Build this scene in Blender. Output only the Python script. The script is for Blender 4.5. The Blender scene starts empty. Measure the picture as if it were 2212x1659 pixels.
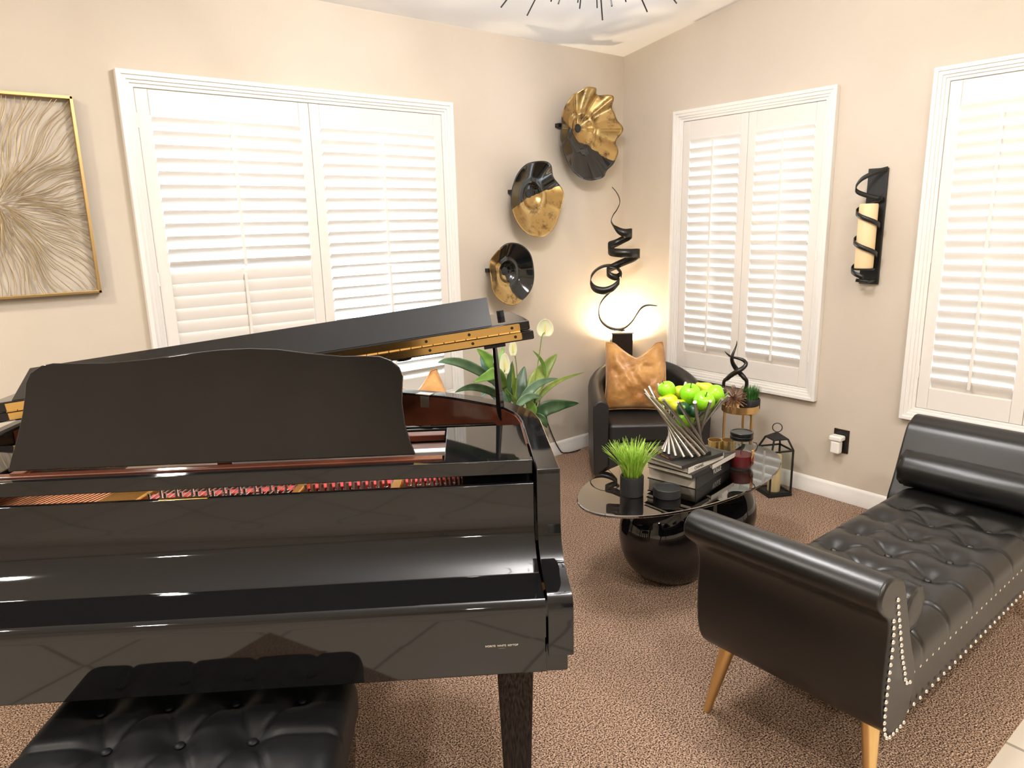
import bpy, bmesh, math, random
from mathutils import Vector, Matrix, noise
random.seed(7)
C = bpy.context.scene.collection
PI = math.pi
R = math.radians

# ------------------------------------------------------------------ helpers
class MB:
    def __init__(s): s.v = []; s.f = []
    def add(s, vs, fs):
        o = len(s.v); s.v += [tuple(p) for p in vs]; s.f += [tuple(i + o for i in f) for f in fs]; return s
    def box(s, a, b):
        x0, y0, z0 = a; x1, y1, z1 = b
        return s.add([(x0,y0,z0),(x1,y0,z0),(x1,y1,z0),(x0,y1,z0),(x0,y0,z1),(x1,y0,z1),(x1,y1,z1),(x0,y1,z1)],
                     [(3,2,1,0),(4,5,6,7),(0,1,5,4),(1,2,6,5),(2,3,7,6),(3,0,4,7)])
    def obox(s, c, size, rot=(0,0,0)):
        from mathutils import Euler
        m = Euler(rot).to_matrix(); h = [k/2 for k in size]; vs = []
        for z in (-1,1):
            for x, y in ((-1,-1),(1,-1),(1,1),(-1,1)):
                vs.append(Vector(c) + m @ Vector((x*h[0], y*h[1], z*h[2])))
        return s.add(vs, [(3,2,1,0),(4,5,6,7),(0,1,5,4),(1,2,6,5),(2,3,7,6),(3,0,4,7)])
    def prism(s, poly, fn, a0, a1):            # poly of (p,q); fn(p,q,a)->xyz
        n = len(poly); vs = [fn(p,q,a0) for p,q in poly] + [fn(p,q,a1) for p,q in poly]
        fs = [tuple(range(n))[::-1], tuple(range(n, 2*n))] + [(i,(i+1)%n,(i+1)%n+n,i+n) for i in range(n)]
        return s.add(vs, fs)
    def grid(s, fn, nu, nv, cu=False, cv=False):
        vs = [fn(i/(nu if cu else nu-1), j/(nv if cv else nv-1)) for i in range(nu) for j in range(nv)]
        fs = []
        for i in range(nu if cu else nu-1):
            for j in range(nv if cv else nv-1):
                a, b = i, (i+1) % nu; c, d = j, (j+1) % nv
                fs.append((a*nv+c, b*nv+c, b*nv+d, a*nv+d))
        return s.add(vs, fs)
    def lathe(s, prof, c=(0,0,0), n=32, sx=1, sy=1):
        vs = []; k = len(prof)
        for i in range(n):
            a = 2*PI*i/n
            for r, z in prof: vs.append((c[0]+r*math.cos(a)*sx, c[1]+r*math.sin(a)*sy, c[2]+z))
        fs = [(i*k+j, ((i+1)%n)*k+j, ((i+1)%n)*k+j+1, i*k+j+1) for i in range(n) for j in range(k-1)]
        fs.append(tuple(i*k for i in range(n))[::-1]); fs.append(tuple(i*k+k-1 for i in range(n)))
        return s.add(vs, fs)
    def tube(s, pts, rad, n=10, closed=False, flat=1.0):
        P = [Vector(p) for p in pts]; m = len(P)
        if not isinstance(rad, (list, tuple)): rad = [rad]*m
        T = []
        for i in range(m):
            if closed: t = P[(i+1)%m]-P[i-1]
            else: t = P[min(i+1,m-1)]-P[max(i-1,0)]
            T.append(t.normalized() if t.length > 1e-9 else Vector((0,0,1)))
        up = Vector((0,0,1)) if abs(T[0].z) < .9 else Vector((1,0,0))
        N = (up - T[0]*up.dot(T[0])).normalized(); vs = []
        for i in range(m):
            N = (N - T[i]*N.dot(T[i])); N = N.normalized() if N.length > 1e-6 else T[i].orthogonal().normalized()
            B = T[i].cross(N)
            for k in range(n):
                a = 2*PI*k/n; vs.append(P[i] + (N*math.cos(a)*flat + B*math.sin(a))*rad[i])
        fs = []
        for i in range(m if closed else m-1):
            j = (i+1) % m
            for k in range(n): fs.append((i*n+k, i*n+(k+1)%n, j*n+(k+1)%n, j*n+k))
        if not closed: fs += [tuple(range(n))[::-1], tuple((m-1)*n+k for k in range(n))]
        return s.add(vs, fs)
    def ball(s, c, r, nu=16, nv=10, sc=(1,1,1)):
        return s.lathe([(max(1e-4, r*math.sin(PI*j/nv)), -r*math.cos(PI*j/nv)*sc[2]) for j in range(nv+1)], c, nu, sc[0], sc[1])
    def build(s, name, m, parent=None, smooth=True, ang=35, bevel=0, seg=2, sub=0, solid=0, loc=None, rot=None):
        me = bpy.data.meshes.new(name); me.from_pydata(s.v, [], s.f)
        bm = bmesh.new(); bm.from_mesh(me)
        bmesh.ops.remove_doubles(bm, verts=bm.verts, dist=1e-6)
        bmesh.ops.recalc_face_normals(bm, faces=bm.faces); bm.to_mesh(me); bm.free()
        if smooth:
            me.polygons.foreach_set('use_smooth', [True]*len(me.polygons)); me.set_sharp_from_angle(angle=R(ang))
        me.materials.append(m)
        o = bpy.data.objects.new(name, me); C.objects.link(o)
        if parent is not None: o.parent = parent
        if loc: o.location = loc
        if rot: o.rotation_euler = rot
        if bevel:
            b = o.modifiers.new('bevel', 'BEVEL'); b.width = bevel; b.segments = seg; b.limit_method = 'ANGLE'; b.angle_limit = R(40); b.harden_normals = smooth
        if solid:
            b = o.modifiers.new('solid', 'SOLIDIFY'); b.thickness = solid; b.offset = 0
        if sub:
            b = o.modifiers.new('sub', 'SUBSURF'); b.levels = sub; b.render_levels = sub
        return o

def tag(o, label, cat, group=None, kind=None):
    o['label'] = label; o['category'] = cat
    if group: o['group'] = group
    if kind: o['kind'] = kind
    return o
def thing(name, label, cat, loc=(0,0,0), rz=0, group=None):
    o = bpy.data.objects.new(name, None); o.empty_display_size = .05; C.objects.link(o)
    o.location = loc; o.rotation_euler = (0,0,rz); return tag(o, label, cat, group)
def struct(o): o['kind'] = 'structure'; return o
def copy_tree(o, parent=None):
    c = o.copy(); C.objects.link(c); c.parent = parent
    for ch in list(o.children): copy_tree(ch, c)
    return c
def catmull(pts, n=6, closed=False):
    P = [Vector(p) for p in pts]; m = len(P); out = []
    for i in range(m if closed else m-1):
        if closed: a, b, c, d = P[i-1], P[i], P[(i+1)%m], P[(i+2)%m]
        else: a, b, c, d = P[max(i-1,0)], P[i], P[i+1], P[min(i+2,m-1)]
        for k in range(n):
            t = k/n; out.append(.5*((2*b)+(c-a)*t+(2*a-5*b+4*c-d)*t*t+(3*b-a-3*c+d)*t**3))
    if not closed: out.append(P[-1])
    return out
def lerpv(vals, n=6):
    out = []
    for i in range(len(vals)-1): out += [vals[i]+(vals[i+1]-vals[i])*k/n for k in range(n)]
    return out+[vals[-1]]
def text_obj(txt, name, m, mat4, size, parent=None, depth=.0004):
    cu = bpy.data.curves.new(name, 'FONT'); cu.body = txt; cu.size = size; cu.extrude = depth; cu.align_x = 'CENTER'; cu.align_y = 'CENTER'
    t = bpy.data.objects.new(name+'_tmp', cu); C.objects.link(t)
    bpy.context.view_layer.update()
    me = bpy.data.meshes.new_from_object(t.evaluated_get(bpy.context.evaluated_depsgraph_get()))
    bpy.data.objects.remove(t); me.transform(mat4); me.name = name; me.materials.clear(); me.materials.append(m)
    o = bpy.data.objects.new(name, me); C.objects.link(o)
    if parent is not None: o.parent = parent
    return o

# ------------------------------------------------------------------ materials
def srgb(r, g, b):
    f = lambda c: (c/255/12.92) if c/255 <= .04045 else ((c/255+.055)/1.055)**2.4
    return (f(r), f(g), f(b), 1)
def mat(name, col, rough=.5, metal=0, spec=.5, coat=0, coat_r=.05, trans=0, ior=1.5, emit=None, es=0, sheen=0, bump=None, var=None, alpha=1, sub=0):
    m = bpy.data.materials.new(name); m.use_nodes = True
    nt = m.node_tree; b = nt.nodes['Principled BSDF']
    if len(col) == 3: col = (*col, 1)
    b.inputs['Base Color'].default_value = col; b.inputs['Roughness'].default_value = rough
    b.inputs['Metallic'].default_value = metal; b.inputs['Specular IOR Level'].default_value = spec
    b.inputs['IOR'].default_value = ior; b.inputs['Transmission Weight'].default_value = trans
    b.inputs['Coat Weight'].default_value = coat; b.inputs['Coat Roughness'].default_value = coat_r
    b.inputs['Sheen Weight'].default_value = sheen
    if sub: b.inputs['Subsurface Weight'].default_value = sub; b.inputs['Subsurface Scale'].default_value = .02
    if emit: b.inputs['Emission Color'].default_value = (*emit[:3], 1); b.inputs['Emission Strength'].default_value = es
    if bump or var:
        tc = nt.nodes.new('ShaderNodeTexCoord')
    if bump:                                        # (type, scale, strength, distance)
        typ, sc, st, dist = bump
        t = nt.nodes.new('ShaderNodeTexNoise' if typ == 'noise' else 'ShaderNodeTexVoronoi'); t.inputs['Scale'].default_value = sc
        if typ == 'noise': t.inputs['Detail'].default_value = 4
        nt.links.new(tc.outputs['Object'], t.inputs['Vector'])
        bn = nt.nodes.new('ShaderNodeBump'); bn.inputs['Strength'].default_value = st; bn.inputs['Distance'].default_value = dist
        nt.links.new(t.outputs[0], bn.inputs['Height']); nt.links.new(bn.outputs[0], b.inputs['Normal'])
    if var:                                         # (scale, other colour, lo, hi)
        sc, c2, lo, hi = var
        t = nt.nodes.new('ShaderNodeTexNoise'); t.inputs['Scale'].default_value = sc; t.inputs['Detail'].default_value = 5
        nt.links.new(tc.outputs['Object'], t.inputs['Vector'])
        rp = nt.nodes.new('ShaderNodeValToRGB'); rp.color_ramp.elements[0].position = lo; rp.color_ramp.elements[1].position = hi
        rp.color_ramp.elements[0].color = col; rp.color_ramp.elements[1].color = c2 if len(c2) == 4 else (*c2, 1)
        nt.links.new(t.outputs[0], rp.inputs[0]); nt.links.new(rp.outputs[0], b.inputs['Base Color'])
    return m
M = {}
M['wall'] = mat('wall_paint', srgb(205,193,177), .85, bump=('noise', 55, .12, .004), var=(1.3, srgb(199,187,170), .4, .6))
M['ceil'] = mat('ceiling_paint', srgb(244,243,243), .9, bump=('noise', 60, .1, .004))
M['trim'] = mat('white_trim_paint', srgb(234,230,224), .4)
M['shut'] = mat('white_shutter_paint', srgb(229,223,215), .42)
M['piano'] = mat('black_polyester_lacquer', (.0045,.0045,.005), .035, ior=1.52)
M['satin'] = mat('black_satin', (.006,.006,.006), .3)
M['mahog'] = mat('mahogany', (.07,.018,.009), .25, coat=.4, var=(9, (.11,.03,.014), .35, .7))
M['brass'] = mat('polished_brass', (.83,.55,.2), .22, metal=1)
M['plate'] = mat('gilded_iron', (.75,.42,.12), .35, metal=1)
M['copper'] = mat('copper_winding', (.72,.34,.18), .35, metal=1)
M['steel'] = mat('nickel_steel', (.72,.7,.66), .25, metal=1)
M['brushed'] = mat('brushed_steel', (.5,.46,.41), .3, metal=1)
M['redfelt'] = mat('red_felt', (.7,.03,.03), .95, sheen=.5, bump=('noise', 300, .5, .002))
M['whitefelt'] = mat('white_felt', (.75,.72,.68), .9)
M['rubber'] = mat('black_rubber', (.012,.012,.012), .6)
M['leather'] = mat('black_leather', (.006,.0056,.0052), .34, spec=.5, bump=('voronoi', 480, .07, .0012))
M['chairleather'] = mat('grey_black_leather', (.018,.017,.0165), .40, spec=.5, bump=('voronoi', 480, .07, .0012))
M['benchleather'] = mat('bench_leather', (.0045,.005,.006), .52, spec=.28, bump=('voronoi', 480, .07, .0012))
M['leather2'] = mat('charcoal_leather', (.0045,.0042,.0038), .34, spec=.55, bump=('voronoi', 520, .07, .0012))
M['gold'] = mat('brushed_gold', (.8,.56,.25), .3, metal=1)
M['blackmetal'] = mat('black_iron', (.008,.008,.008), .45, metal=0, bump=('noise', 150, .1, .001))
M['ribbon'] = mat('dark_bronze_ribbon', (.018,.016,.013), .28, metal=.4, spec=.6)
M['velvet'] = mat('copper_velvet', (.36,.15,.033), .34, sheen=.3, bump=('noise', 9, .6, .03), var=(8, (.66,.35,.11), .36, .66))
M['cream'] = mat('cream_wax', srgb(232,204,158), .6, sub=.08)
M['nail'] = mat('silver_nailhead', (.85,.82,.76), .2, metal=1)
M['whiteplastic'] = mat('white_plastic', srgb(240,236,228), .35)
M['bronze'] = mat('dark_bronze_plate', (.035,.022,.014), .4, metal=.5)
M['apple'] = mat('green_apple_skin', srgb(128,206,22), .22, spec=.5, coat=.3, var=(5, srgb(168,222,40), .4, .7))
M['pear'] = mat('yellow_pear_skin', srgb(176,190,22), .35, var=(9, srgb(206,204,40), .4, .65))
M['lime'] = mat('dark_lime_skin', srgb(10,66,34), .4, bump=('noise', 90, .25, .002))
M['stemb'] = mat('dark_stem', (.02,.014,.008), .7)
M['grass'] = mat('bright_grass_blade', srgb(118,168,34), .5, var=(30, srgb(176,208,84), .35, .65))
M['dkgrass'] = mat('dark_grass_blade', srgb(34,82,26), .55, var=(30, srgb(58,112,40), .4, .6))
M['potblack'] = mat('matte_black_ceramic', (.012,.012,.013), .55)
M['leaf0'] = mat('grey_green_leaf', srgb(74,104,76), .4, var=(14, srgb(104,134,100), .35, .65))
M['leaf1'] = mat('bright_green_leaf', srgb(88,130,48), .4, var=(14, srgb(122,160,70), .35, .65))
M['leaf2'] = mat('dark_green_leaf', srgb(42,70,42), .38, var=(14, srgb(66,96,58), .35, .65))
M['leaf3'] = mat('olive_leaf', srgb(98,120,40), .35, var=(14, srgb(140,156,70), .35, .65))
M['leaf4'] = mat('blue_green_leaf', srgb(90,140,140), .35, var=(14, srgb(130,172,160), .35, .65))
M['stem'] = mat('green_stem', srgb(106,132,58), .45)
M['spathe'] = mat('cream_spathe', srgb(246,242,206), .5, sub=.2)
M['spadix'] = mat('yellow_spadix', srgb(226,214,110), .7, bump=('noise', 300, .5, .002))
M['paper'] = mat('book_pages', srgb(228,218,202), .8)
M['bkdark'] = mat('dark_book_cloth', (.022,.02,.019), .4)
M['bkgrey'] = mat('charcoal_book_cloth', (.035,.033,.03), .45)
M['bkwhite'] = mat('white_book_cloth', srgb(226,220,210), .5)
M['ink'] = mat('black_ink', (.01,.01,.01), .6)
M['inkw'] = mat('white_ink', srgb(215,212,206), .6)
M['wax'] = mat('maroon_wax', srgb(112,24,32), .45, sub=.2)
M['paperlabel'] = mat('tan_label', srgb(196,150,84), .6, var=(60, srgb(120,32,28), .5, .56))
M['goldglass'] = mat('gold_mirror_glass', (.82,.6,.24), .15, metal=.9)
M['bulb'] = mat('lit_bulb', (1,.95,.88), .3, emit=(1,.93,.82), es=14)
M['canlens'] = mat('lit_downlight_lens', (1,.95,.88), .3, emit=(1,.9,.76), es=16)
M['tubelamp'] = mat('lit_lamp_glass', (1,.95,.85), .3, emit=(1,.86,.6), es=9)
M['artgold'] = mat('pale_gold_wire', (.50,.38,.21), .4, metal=.6)
M['twig'] = mat('coppery_twig', (.30,.17,.11), .35, metal=.6)
M['dark'] = mat('hall_dimness_tone', srgb(60,56,48), .9)  # dimness of the unseen hall put into its wall colour

def glass_mat(name, tint, refl_ior=1.45, rough=0.0):
    m = bpy.data.materials.new(name); m.use_nodes = True; nt = m.node_tree; nt.nodes.clear()
    out = nt.nodes.new('ShaderNodeOutputMaterial'); mx = nt.nodes.new('ShaderNodeMixShader')
    tr = nt.nodes.new('ShaderNodeBsdfTransparent'); tr.inputs[0].default_value = (*tint, 1)
    gl = nt.nodes.new('ShaderNodeBsdfGlossy'); gl.inputs['Roughness'].default_value = rough; gl.inputs[0].default_value = (1,1,1,1)
    fr = nt.nodes.new('ShaderNodeFresnel'); fr.inputs[0].default_value = refl_ior
    ge = nt.nodes.new('ShaderNodeNewGeometry'); iv = nt.nodes.new('ShaderNodeMath'); iv.operation = 'SUBTRACT'; iv.inputs[0].default_value = 1
    mu = nt.nodes.new('ShaderNodeMath'); mu.operation = 'MULTIPLY'; nt.links.new(ge.outputs['Backfacing'], iv.inputs[1]); nt.links.new(fr.outputs[0], mu.inputs[0]); nt.links.new(iv.outputs[0], mu.inputs[1])
    nt.links.new(mu.outputs[0], mx.inputs[0]); nt.links.new(tr.outputs[0], mx.inputs[1]); nt.links.new(gl.outputs[0], mx.inputs[2])
    nt.links.new(mx.outputs[0], out.inputs[0]); return m
M['pane'] = glass_mat('window_glass', (.97,.99,1), 1.25)
M['clear'] = glass_mat('clear_glass', (.93,.95,.94), 1.35)
M['smoke'] = glass_mat('smoked_table_glass', (.26,.28,.29), 3.6)

def carpet_mat():
    m = bpy.data.materials.new('frieze_carpet'); m.use_nodes = True; nt = m.node_tree; b = nt.nodes['Principled BSDF']
    tc = nt.nodes.new('ShaderNodeTexCoord'); L = nt.links.new
    n0 = nt.nodes.new('ShaderNodeTexNoise'); n0.inputs['Scale'].default_value = 90; n0.inputs['Detail'].default_value = 2
    L(tc.outputs['Object'], n0.inputs['Vector'])
    ad = nt.nodes.new('ShaderNodeVectorMath'); ad.operation = 'MULTIPLY_ADD'; ad.inputs[1].default_value = (.02,.02,.02)
    L(n0.outputs['Color'], ad.inputs[0]); L(tc.outputs['Object'], ad.inputs[2])
    v = nt.nodes.new('ShaderNodeTexVoronoi'); v.inputs['Scale'].default_value = 170; L(ad.outputs[0], v.inputs['Vector'])
    n1 = nt.nodes.new('ShaderNodeTexNoise'); n1.inputs['Scale'].default_value = 210; n1.inputs['Detail'].default_value = 3; L(tc.outputs['Object'], n1.inputs['Vector'])
    rp = nt.nodes.new('ShaderNodeValToRGB'); e = rp.color_ramp.elements
    e[0].position = .40; e[0].color = srgb(76,55,43); e[1].position = .60; e[1].color = srgb(232,201,177)
    k = rp.color_ramp.elements.new(.5); k.color = srgb(184,151,127)
    L(n1.outputs[0], rp.inputs[0])
    n2 = nt.nodes.new('ShaderNodeTexNoise'); n2.inputs['Scale'].default_value = 3; L(tc.outputs['Object'], n2.inputs['Vector'])
    mx = nt.nodes.new('ShaderNodeMix'); mx.data_type = 'RGBA'; mx.blend_type = 'MULTIPLY'; mx.inputs['Factor'].default_value = .25
    L(rp.outputs[0], mx.inputs['A']); L(n2.outputs['Color'], mx.inputs['B']); L(rp.outputs[0], b.inputs['Base Color'])
    hs = nt.nodes.new('ShaderNodeMath'); hs.operation = 'MULTIPLY_ADD'; hs.inputs[1].default_value = -1.2; L(v.outputs['Distance'], hs.inputs[0]); L(n1.outputs[0], hs.inputs[2])
    bp = nt.nodes.new('ShaderNodeBump'); bp.inputs['Strength'].default_value = .8; bp.inputs['Distance'].default_value = .012
    L(hs.outputs[0], bp.inputs['Height']); L(bp.outputs[0], b.inputs['Normal'])
    b.inputs['Roughness'].default_value = 1; b.inputs['Specular IOR Level'].default_value = .1; return m
M['carpet'] = carpet_mat()
def tile_mat():
    m = mat('beige_floor_tile', srgb(206,196,182), .35); nt = m.node_tree; b = nt.nodes['Principled BSDF']
    tc = nt.nodes.new('ShaderNodeTexCoord'); br = nt.nodes.new('ShaderNodeTexBrick'); nt.links.new(tc.outputs['Object'], br.inputs['Vector'])
    br.offset = 0; br.inputs['Scale'].default_value = 1; br.inputs['Brick Width'].default_value = .45; br.inputs['Row Height'].default_value = .45; br.inputs['Mortar Size'].default_value = .006
    br.inputs['Color1'].default_value = srgb(208,198,184); br.inputs['Color2'].default_value = srgb(200,190,176); br.inputs['Mortar'].default_value = srgb(150,142,130)
    nt.links.new(br.outputs['Color'], b.inputs['Base Color']); return m
M['tile'] = tile_mat()
def disc_mat(name, ang, off, speck):
    # half black enamel, half gold leaf, split by a wavy line through the plate (object x/z plane)
    m = mat(name, (.01,.01,.01), .08, coat=.5); nt = m.node_tree; b = nt.nodes['Principled BSDF']; L = nt.links.new
    tc = nt.nodes.new('ShaderNodeTexCoord'); n = nt.nodes.new('ShaderNodeTexNoise'); n.inputs['Scale'].default_value = 9; n.inputs['Detail'].default_value = 3
    L(tc.outputs['Object'], n.inputs['Vector'])
    d = nt.nodes.new('ShaderNodeVectorMath'); d.operation = 'DOT_PRODUCT'; d.inputs[1].default_value = (math.cos(ang), 0, math.sin(ang)); L(tc.outputs['Object'], d.inputs[0])
    a = nt.nodes.new('ShaderNodeMath'); a.operation = 'MULTIPLY_ADD'; a.inputs[1].default_value = .08; L(n.outputs[0], a.inputs[0]); L(d.outputs['Value'], a.inputs[2])
    g = nt.nodes.new('ShaderNodeMath'); g.operation = 'GREATER_THAN'; g.inputs[1].default_value = off+.04; L(a.outputs[0], g.inputs[0])
    n2 = nt.nodes.new('ShaderNodeTexNoise'); n2.inputs['Scale'].default_value = speck; n2.inputs['Detail'].default_value = 6; n2.inputs['Roughness'].default_value = .7; L(tc.outputs['Object'], n2.inputs['Vector'])
    rp = nt.nodes.new('ShaderNodeValToRGB'); e = rp.color_ramp.elements; e[0].position = .34; e[0].color = (.10,.045,.012,1); e[1].position = .50; e[1].color = (.50,.33,.12,1)
    L(n2.outputs[0], rp.inputs[0])
    mx = nt.nodes.new('ShaderNodeMix'); mx.data_type = 'RGBA'; mx.inputs['A'].default_value = (.006,.007,.007,1); L(g.outputs[0], mx.inputs['Factor']); L(rp.outputs[0], mx.inputs['B'])
    L(mx.outputs['Result'], b.inputs['Base Color'])
    m2 = nt.nodes.new('ShaderNodeMath'); m2.operation = 'MULTIPLY'; m2.inputs[1].default_value = .85; L(g.outputs[0], m2.inputs[0]); L(m2.outputs[0], b.inputs['Metallic'])
    m3 = nt.nodes.new('ShaderNodeMath'); m3.operation = 'MULTIPLY_ADD'; m3.inputs[1].default_value = .18; m3.inputs[2].default_value = .06; L(g.outputs[0], m3.inputs[0]); L(m3.outputs[0], b.inputs['Roughness'])
    return m
EXPOSURE = 1.08; SKY = 4.5; CANW = 20; CHW = 16; LAMPW = 22
CAMDATA = ((0.777471,-0.628498,-0.023023),(0.157891,0.159619,0.97447),(0.608777,0.761257,-0.223333),(-3.490493,-3.186947,1.458851))
FRUIT={'a1': [-1.287,-1.429,0.798],'a2': [-1.252,-1.516,0.791],'a3': [-1.281,-1.603,0.782],'a4': [-1.21,-1.617,0.794],'pearL': [-1.338,-1.462,0.766],'yl': [-1.313,-1.502,0.751],'lime1': [-1.35,-1.56,0.759],'lime2': [-1.303,-1.572,0.742],'yback': [-1.218,-1.436,0.78],'pearback': [-1.162,-1.547,0.797]}
LEAF=[([[-1.291,-0.3,0.631],[-1.407,-0.33,0.717],[-1.546,-0.36,0.787],[-1.645,-0.38,0.815],[-1.698,-0.38,0.814]],0.047,0),([[-1.228,-0.25,0.612],[-1.243,-0.24,0.694],[-1.287,-0.22,0.763],[-1.334,-0.2,0.812]],0.068,1),([[-1.249,-0.3,0.599],[-1.249,-0.28,0.696],[-1.222,-0.26,0.76],[-1.19,-0.25,0.819]],0.043,1),([[-1.269,-0.35,0.611],[-1.36,-0.4,0.711],[-1.439,-0.42,0.712],[-1.534,-0.44,0.702]],0.059,1),([[-1.269,-0.3,0.552],[-1.359,-0.34,0.609],[-1.467,-0.36,0.652],[-1.549,-0.38,0.662],[-1.621,-0.4,0.657]],0.038,2),([[-1.107,-0.27,0.455],[-1.095,-0.25,0.549],[-1.065,-0.24,0.611],[-1.026,-0.22,0.675]],0.077,2),([[-1.037,-0.3,0.511],[-0.998,-0.28,0.58],[-0.913,-0.27,0.655],[-0.824,-0.27,0.725]],0.09,3),([[-1.18,-0.36,0.506],[-1.124,-0.38,0.581],[-1.047,-0.39,0.616],[-0.934,-0.4,0.62]],0.047,0),([[-1.018,-0.3,0.476],[-0.941,-0.3,0.537],[-0.828,-0.3,0.577],[-0.63,-0.3,0.595]],0.028,3),([[-1.02,-0.3,0.391],[-0.978,-0.34,0.444],[-0.885,-0.36,0.452],[-0.741,-0.36,0.437]],0.075,2),([[-1.232,-0.4,0.518],[-1.19,-0.42,0.554],[-1.148,-0.43,0.561],[-1.083,-0.43,0.545]],0.043,0),([[-1.067,-0.34,0.424],[-1.055,-0.38,0.414],[-1.039,-0.4,0.389],[-1.025,-0.4,0.355]],0.043,2),([[-1.202,-0.3,0.488],[-1.205,-0.3,0.591],[-1.196,-0.3,0.671],[-1.175,-0.3,0.739]],0.027,2),([[-1.195,-0.25,0.478],[-1.195,-0.23,0.578],[-1.21,-0.22,0.651],[-1.214,-0.22,0.713]],0.036,4),([[-1.206,-0.22,0.578],[-1.236,-0.18,0.659],[-1.257,-0.16,0.71],[-1.271,-0.14,0.756]],0.05,4),([[-1.125,-0.4,0.442],[-1.13,-0.4,0.484],[-1.149,-0.4,0.518],[-1.174,-0.4,0.548]],0.05,1),([[-1.117,-0.25,0.463],[-1.127,-0.25,0.57],[-1.131,-0.25,0.654],[-1.132,-0.25,0.715]],0.023,3),([[-1.029,-0.28,0.426],[-1.014,-0.28,0.477],[-1.0,-0.28,0.522],[-0.992,-0.28,0.553]],0.041,2),([[-0.94,-0.3,0.622],[-0.953,-0.3,0.681],[-0.986,-0.3,0.733],[-1.032,-0.3,0.777]],0.019,1),([[-1.199,-0.24,0.487],[-1.254,-0.24,0.559],[-1.297,-0.24,0.586],[-1.347,-0.24,0.559]],0.045,4)]
FLOWER=[([-0.965,-0.33,0.897],0.072,0.086,[[-0.98,-0.32,0.85],[-0.996,-0.32,0.778],[-1.014,-0.32,0.698],[-1.05,-0.32,0.569],[-1.103,-0.32,0.448]]),([-1.251,-0.33,0.738],0.043,0.102,[[-1.25,-0.32,0.682],[-1.248,-0.32,0.627],[-1.238,-0.32,0.55],[-1.2,-0.32,0.466]]),([-1.194,-0.33,0.815],0.033,0.077,[[-1.173,-0.32,0.771],[-1.162,-0.32,0.679],[-1.167,-0.32,0.588],[-1.178,-0.32,0.488]])]
RIB=[([-0.23,-0.127,1.657],0.0011,0),([-0.213,-0.144,1.63],0.0028,0),([-0.2,-0.158,1.596],0.005,0),([-0.197,-0.162,1.563],0.0078,0),([-0.208,-0.15,1.524],0.0099,0),([-0.224,-0.133,1.491],0.0106,0),([-0.235,-0.128,1.458],0.0106,0.1),([-0.231,-0.14,1.431],0.0106,0.4),([-0.223,-0.17,1.401],0.0213,0.9),([-0.2,-0.204,1.382],0.0262,1),([-0.155,-0.223,1.382],0.0262,1),([-0.14,-0.195,1.362],0.0234,1),([-0.156,-0.155,1.342],0.0248,1),([-0.188,-0.12,1.319],0.0248,1),([-0.234,-0.107,1.304],0.0255,1),([-0.251,-0.133,1.274],0.0255,1),([-0.233,-0.19,1.264],0.0262,1),([-0.187,-0.24,1.261],0.027,1),([-0.119,-0.257,1.258],0.027,1),([-0.108,-0.216,1.235],0.0262,1),([-0.138,-0.16,1.208],0.0248,1),([-0.18,-0.114,1.181],0.0241,1),([-0.236,-0.098,1.156],0.0234,1),([-0.248,-0.122,1.133],0.022,1),([-0.228,-0.15,1.116],0.0213,1),([-0.195,-0.15,1.117],0.0206,0.9),([-0.174,-0.157,1.137],0.0199,0.6),([-0.187,-0.173,1.121],0.0199,0.5),([-0.172,-0.145,1.15],0.0213,0.4),([-0.188,-0.113,1.177],0.0213,0.3),([-0.224,-0.075,1.181],0.0213,0.3),([-0.267,-0.044,1.163],0.0213,0.4),([-0.307,-0.032,1.123],0.022,0.6),([-0.321,-0.039,1.079],0.022,0.8),([-0.32,-0.076,1.046],0.0227,1),([-0.288,-0.123,1.034],0.0234,1),([-0.247,-0.159,1.052],0.0234,1),([-0.207,-0.173,1.088],0.0213,0.8),([-0.205,-0.153,1.063],0.0177,0.4),([-0.223,-0.119,1.027],0.016,0.1),([-0.252,-0.089,0.986],0.0149,0),([-0.277,-0.077,0.945],0.0149,0),([-0.282,-0.072,0.895],0.0149,0),([-0.273,-0.081,0.846],0.0149,0),([-0.251,-0.104,0.81],0.0149,0),([-0.225,-0.132,0.791],0.0149,0),([-0.196,-0.163,0.785],0.0149,0),([-0.168,-0.194,0.799],0.0149,0),([-0.14,-0.225,0.838],0.0149,0),([-0.12,-0.248,0.887],0.0149,0),([-0.103,-0.268,0.922],0.0121,0),([-0.078,-0.296,0.938],0.0071,0),([-0.041,-0.341,0.934],0.0014,0)]
HORN=[[([-0.307,-1.026,0.589],0.0082),([-0.297,-1.042,0.622],0.0123),([-0.292,-1.067,0.646],0.0134),([-0.285,-1.097,0.668],0.0134),([-0.262,-1.113,0.686],0.0113),([-0.248,-1.117,0.705],0.0103),([-0.243,-1.096,0.72],0.0093),([-0.256,-1.068,0.729],0.0072),([-0.281,-1.049,0.737],0.0057),([-0.3,-1.037,0.752],0.0041),([-0.309,-1.024,0.768],0.001)],[([-0.243,-1.124,0.594],0.0093),([-0.251,-1.112,0.628],0.0123),([-0.254,-1.089,0.649],0.0129),([-0.258,-1.064,0.673],0.0123),([-0.275,-1.056,0.701],0.0113),([-0.296,-1.062,0.731],0.0093),([-0.293,-1.065,0.757],0.0072),([-0.279,-1.069,0.787],0.0046),([-0.276,-1.073,0.808],0.0031),([-0.276,-1.073,0.826],0.001)]]
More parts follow.
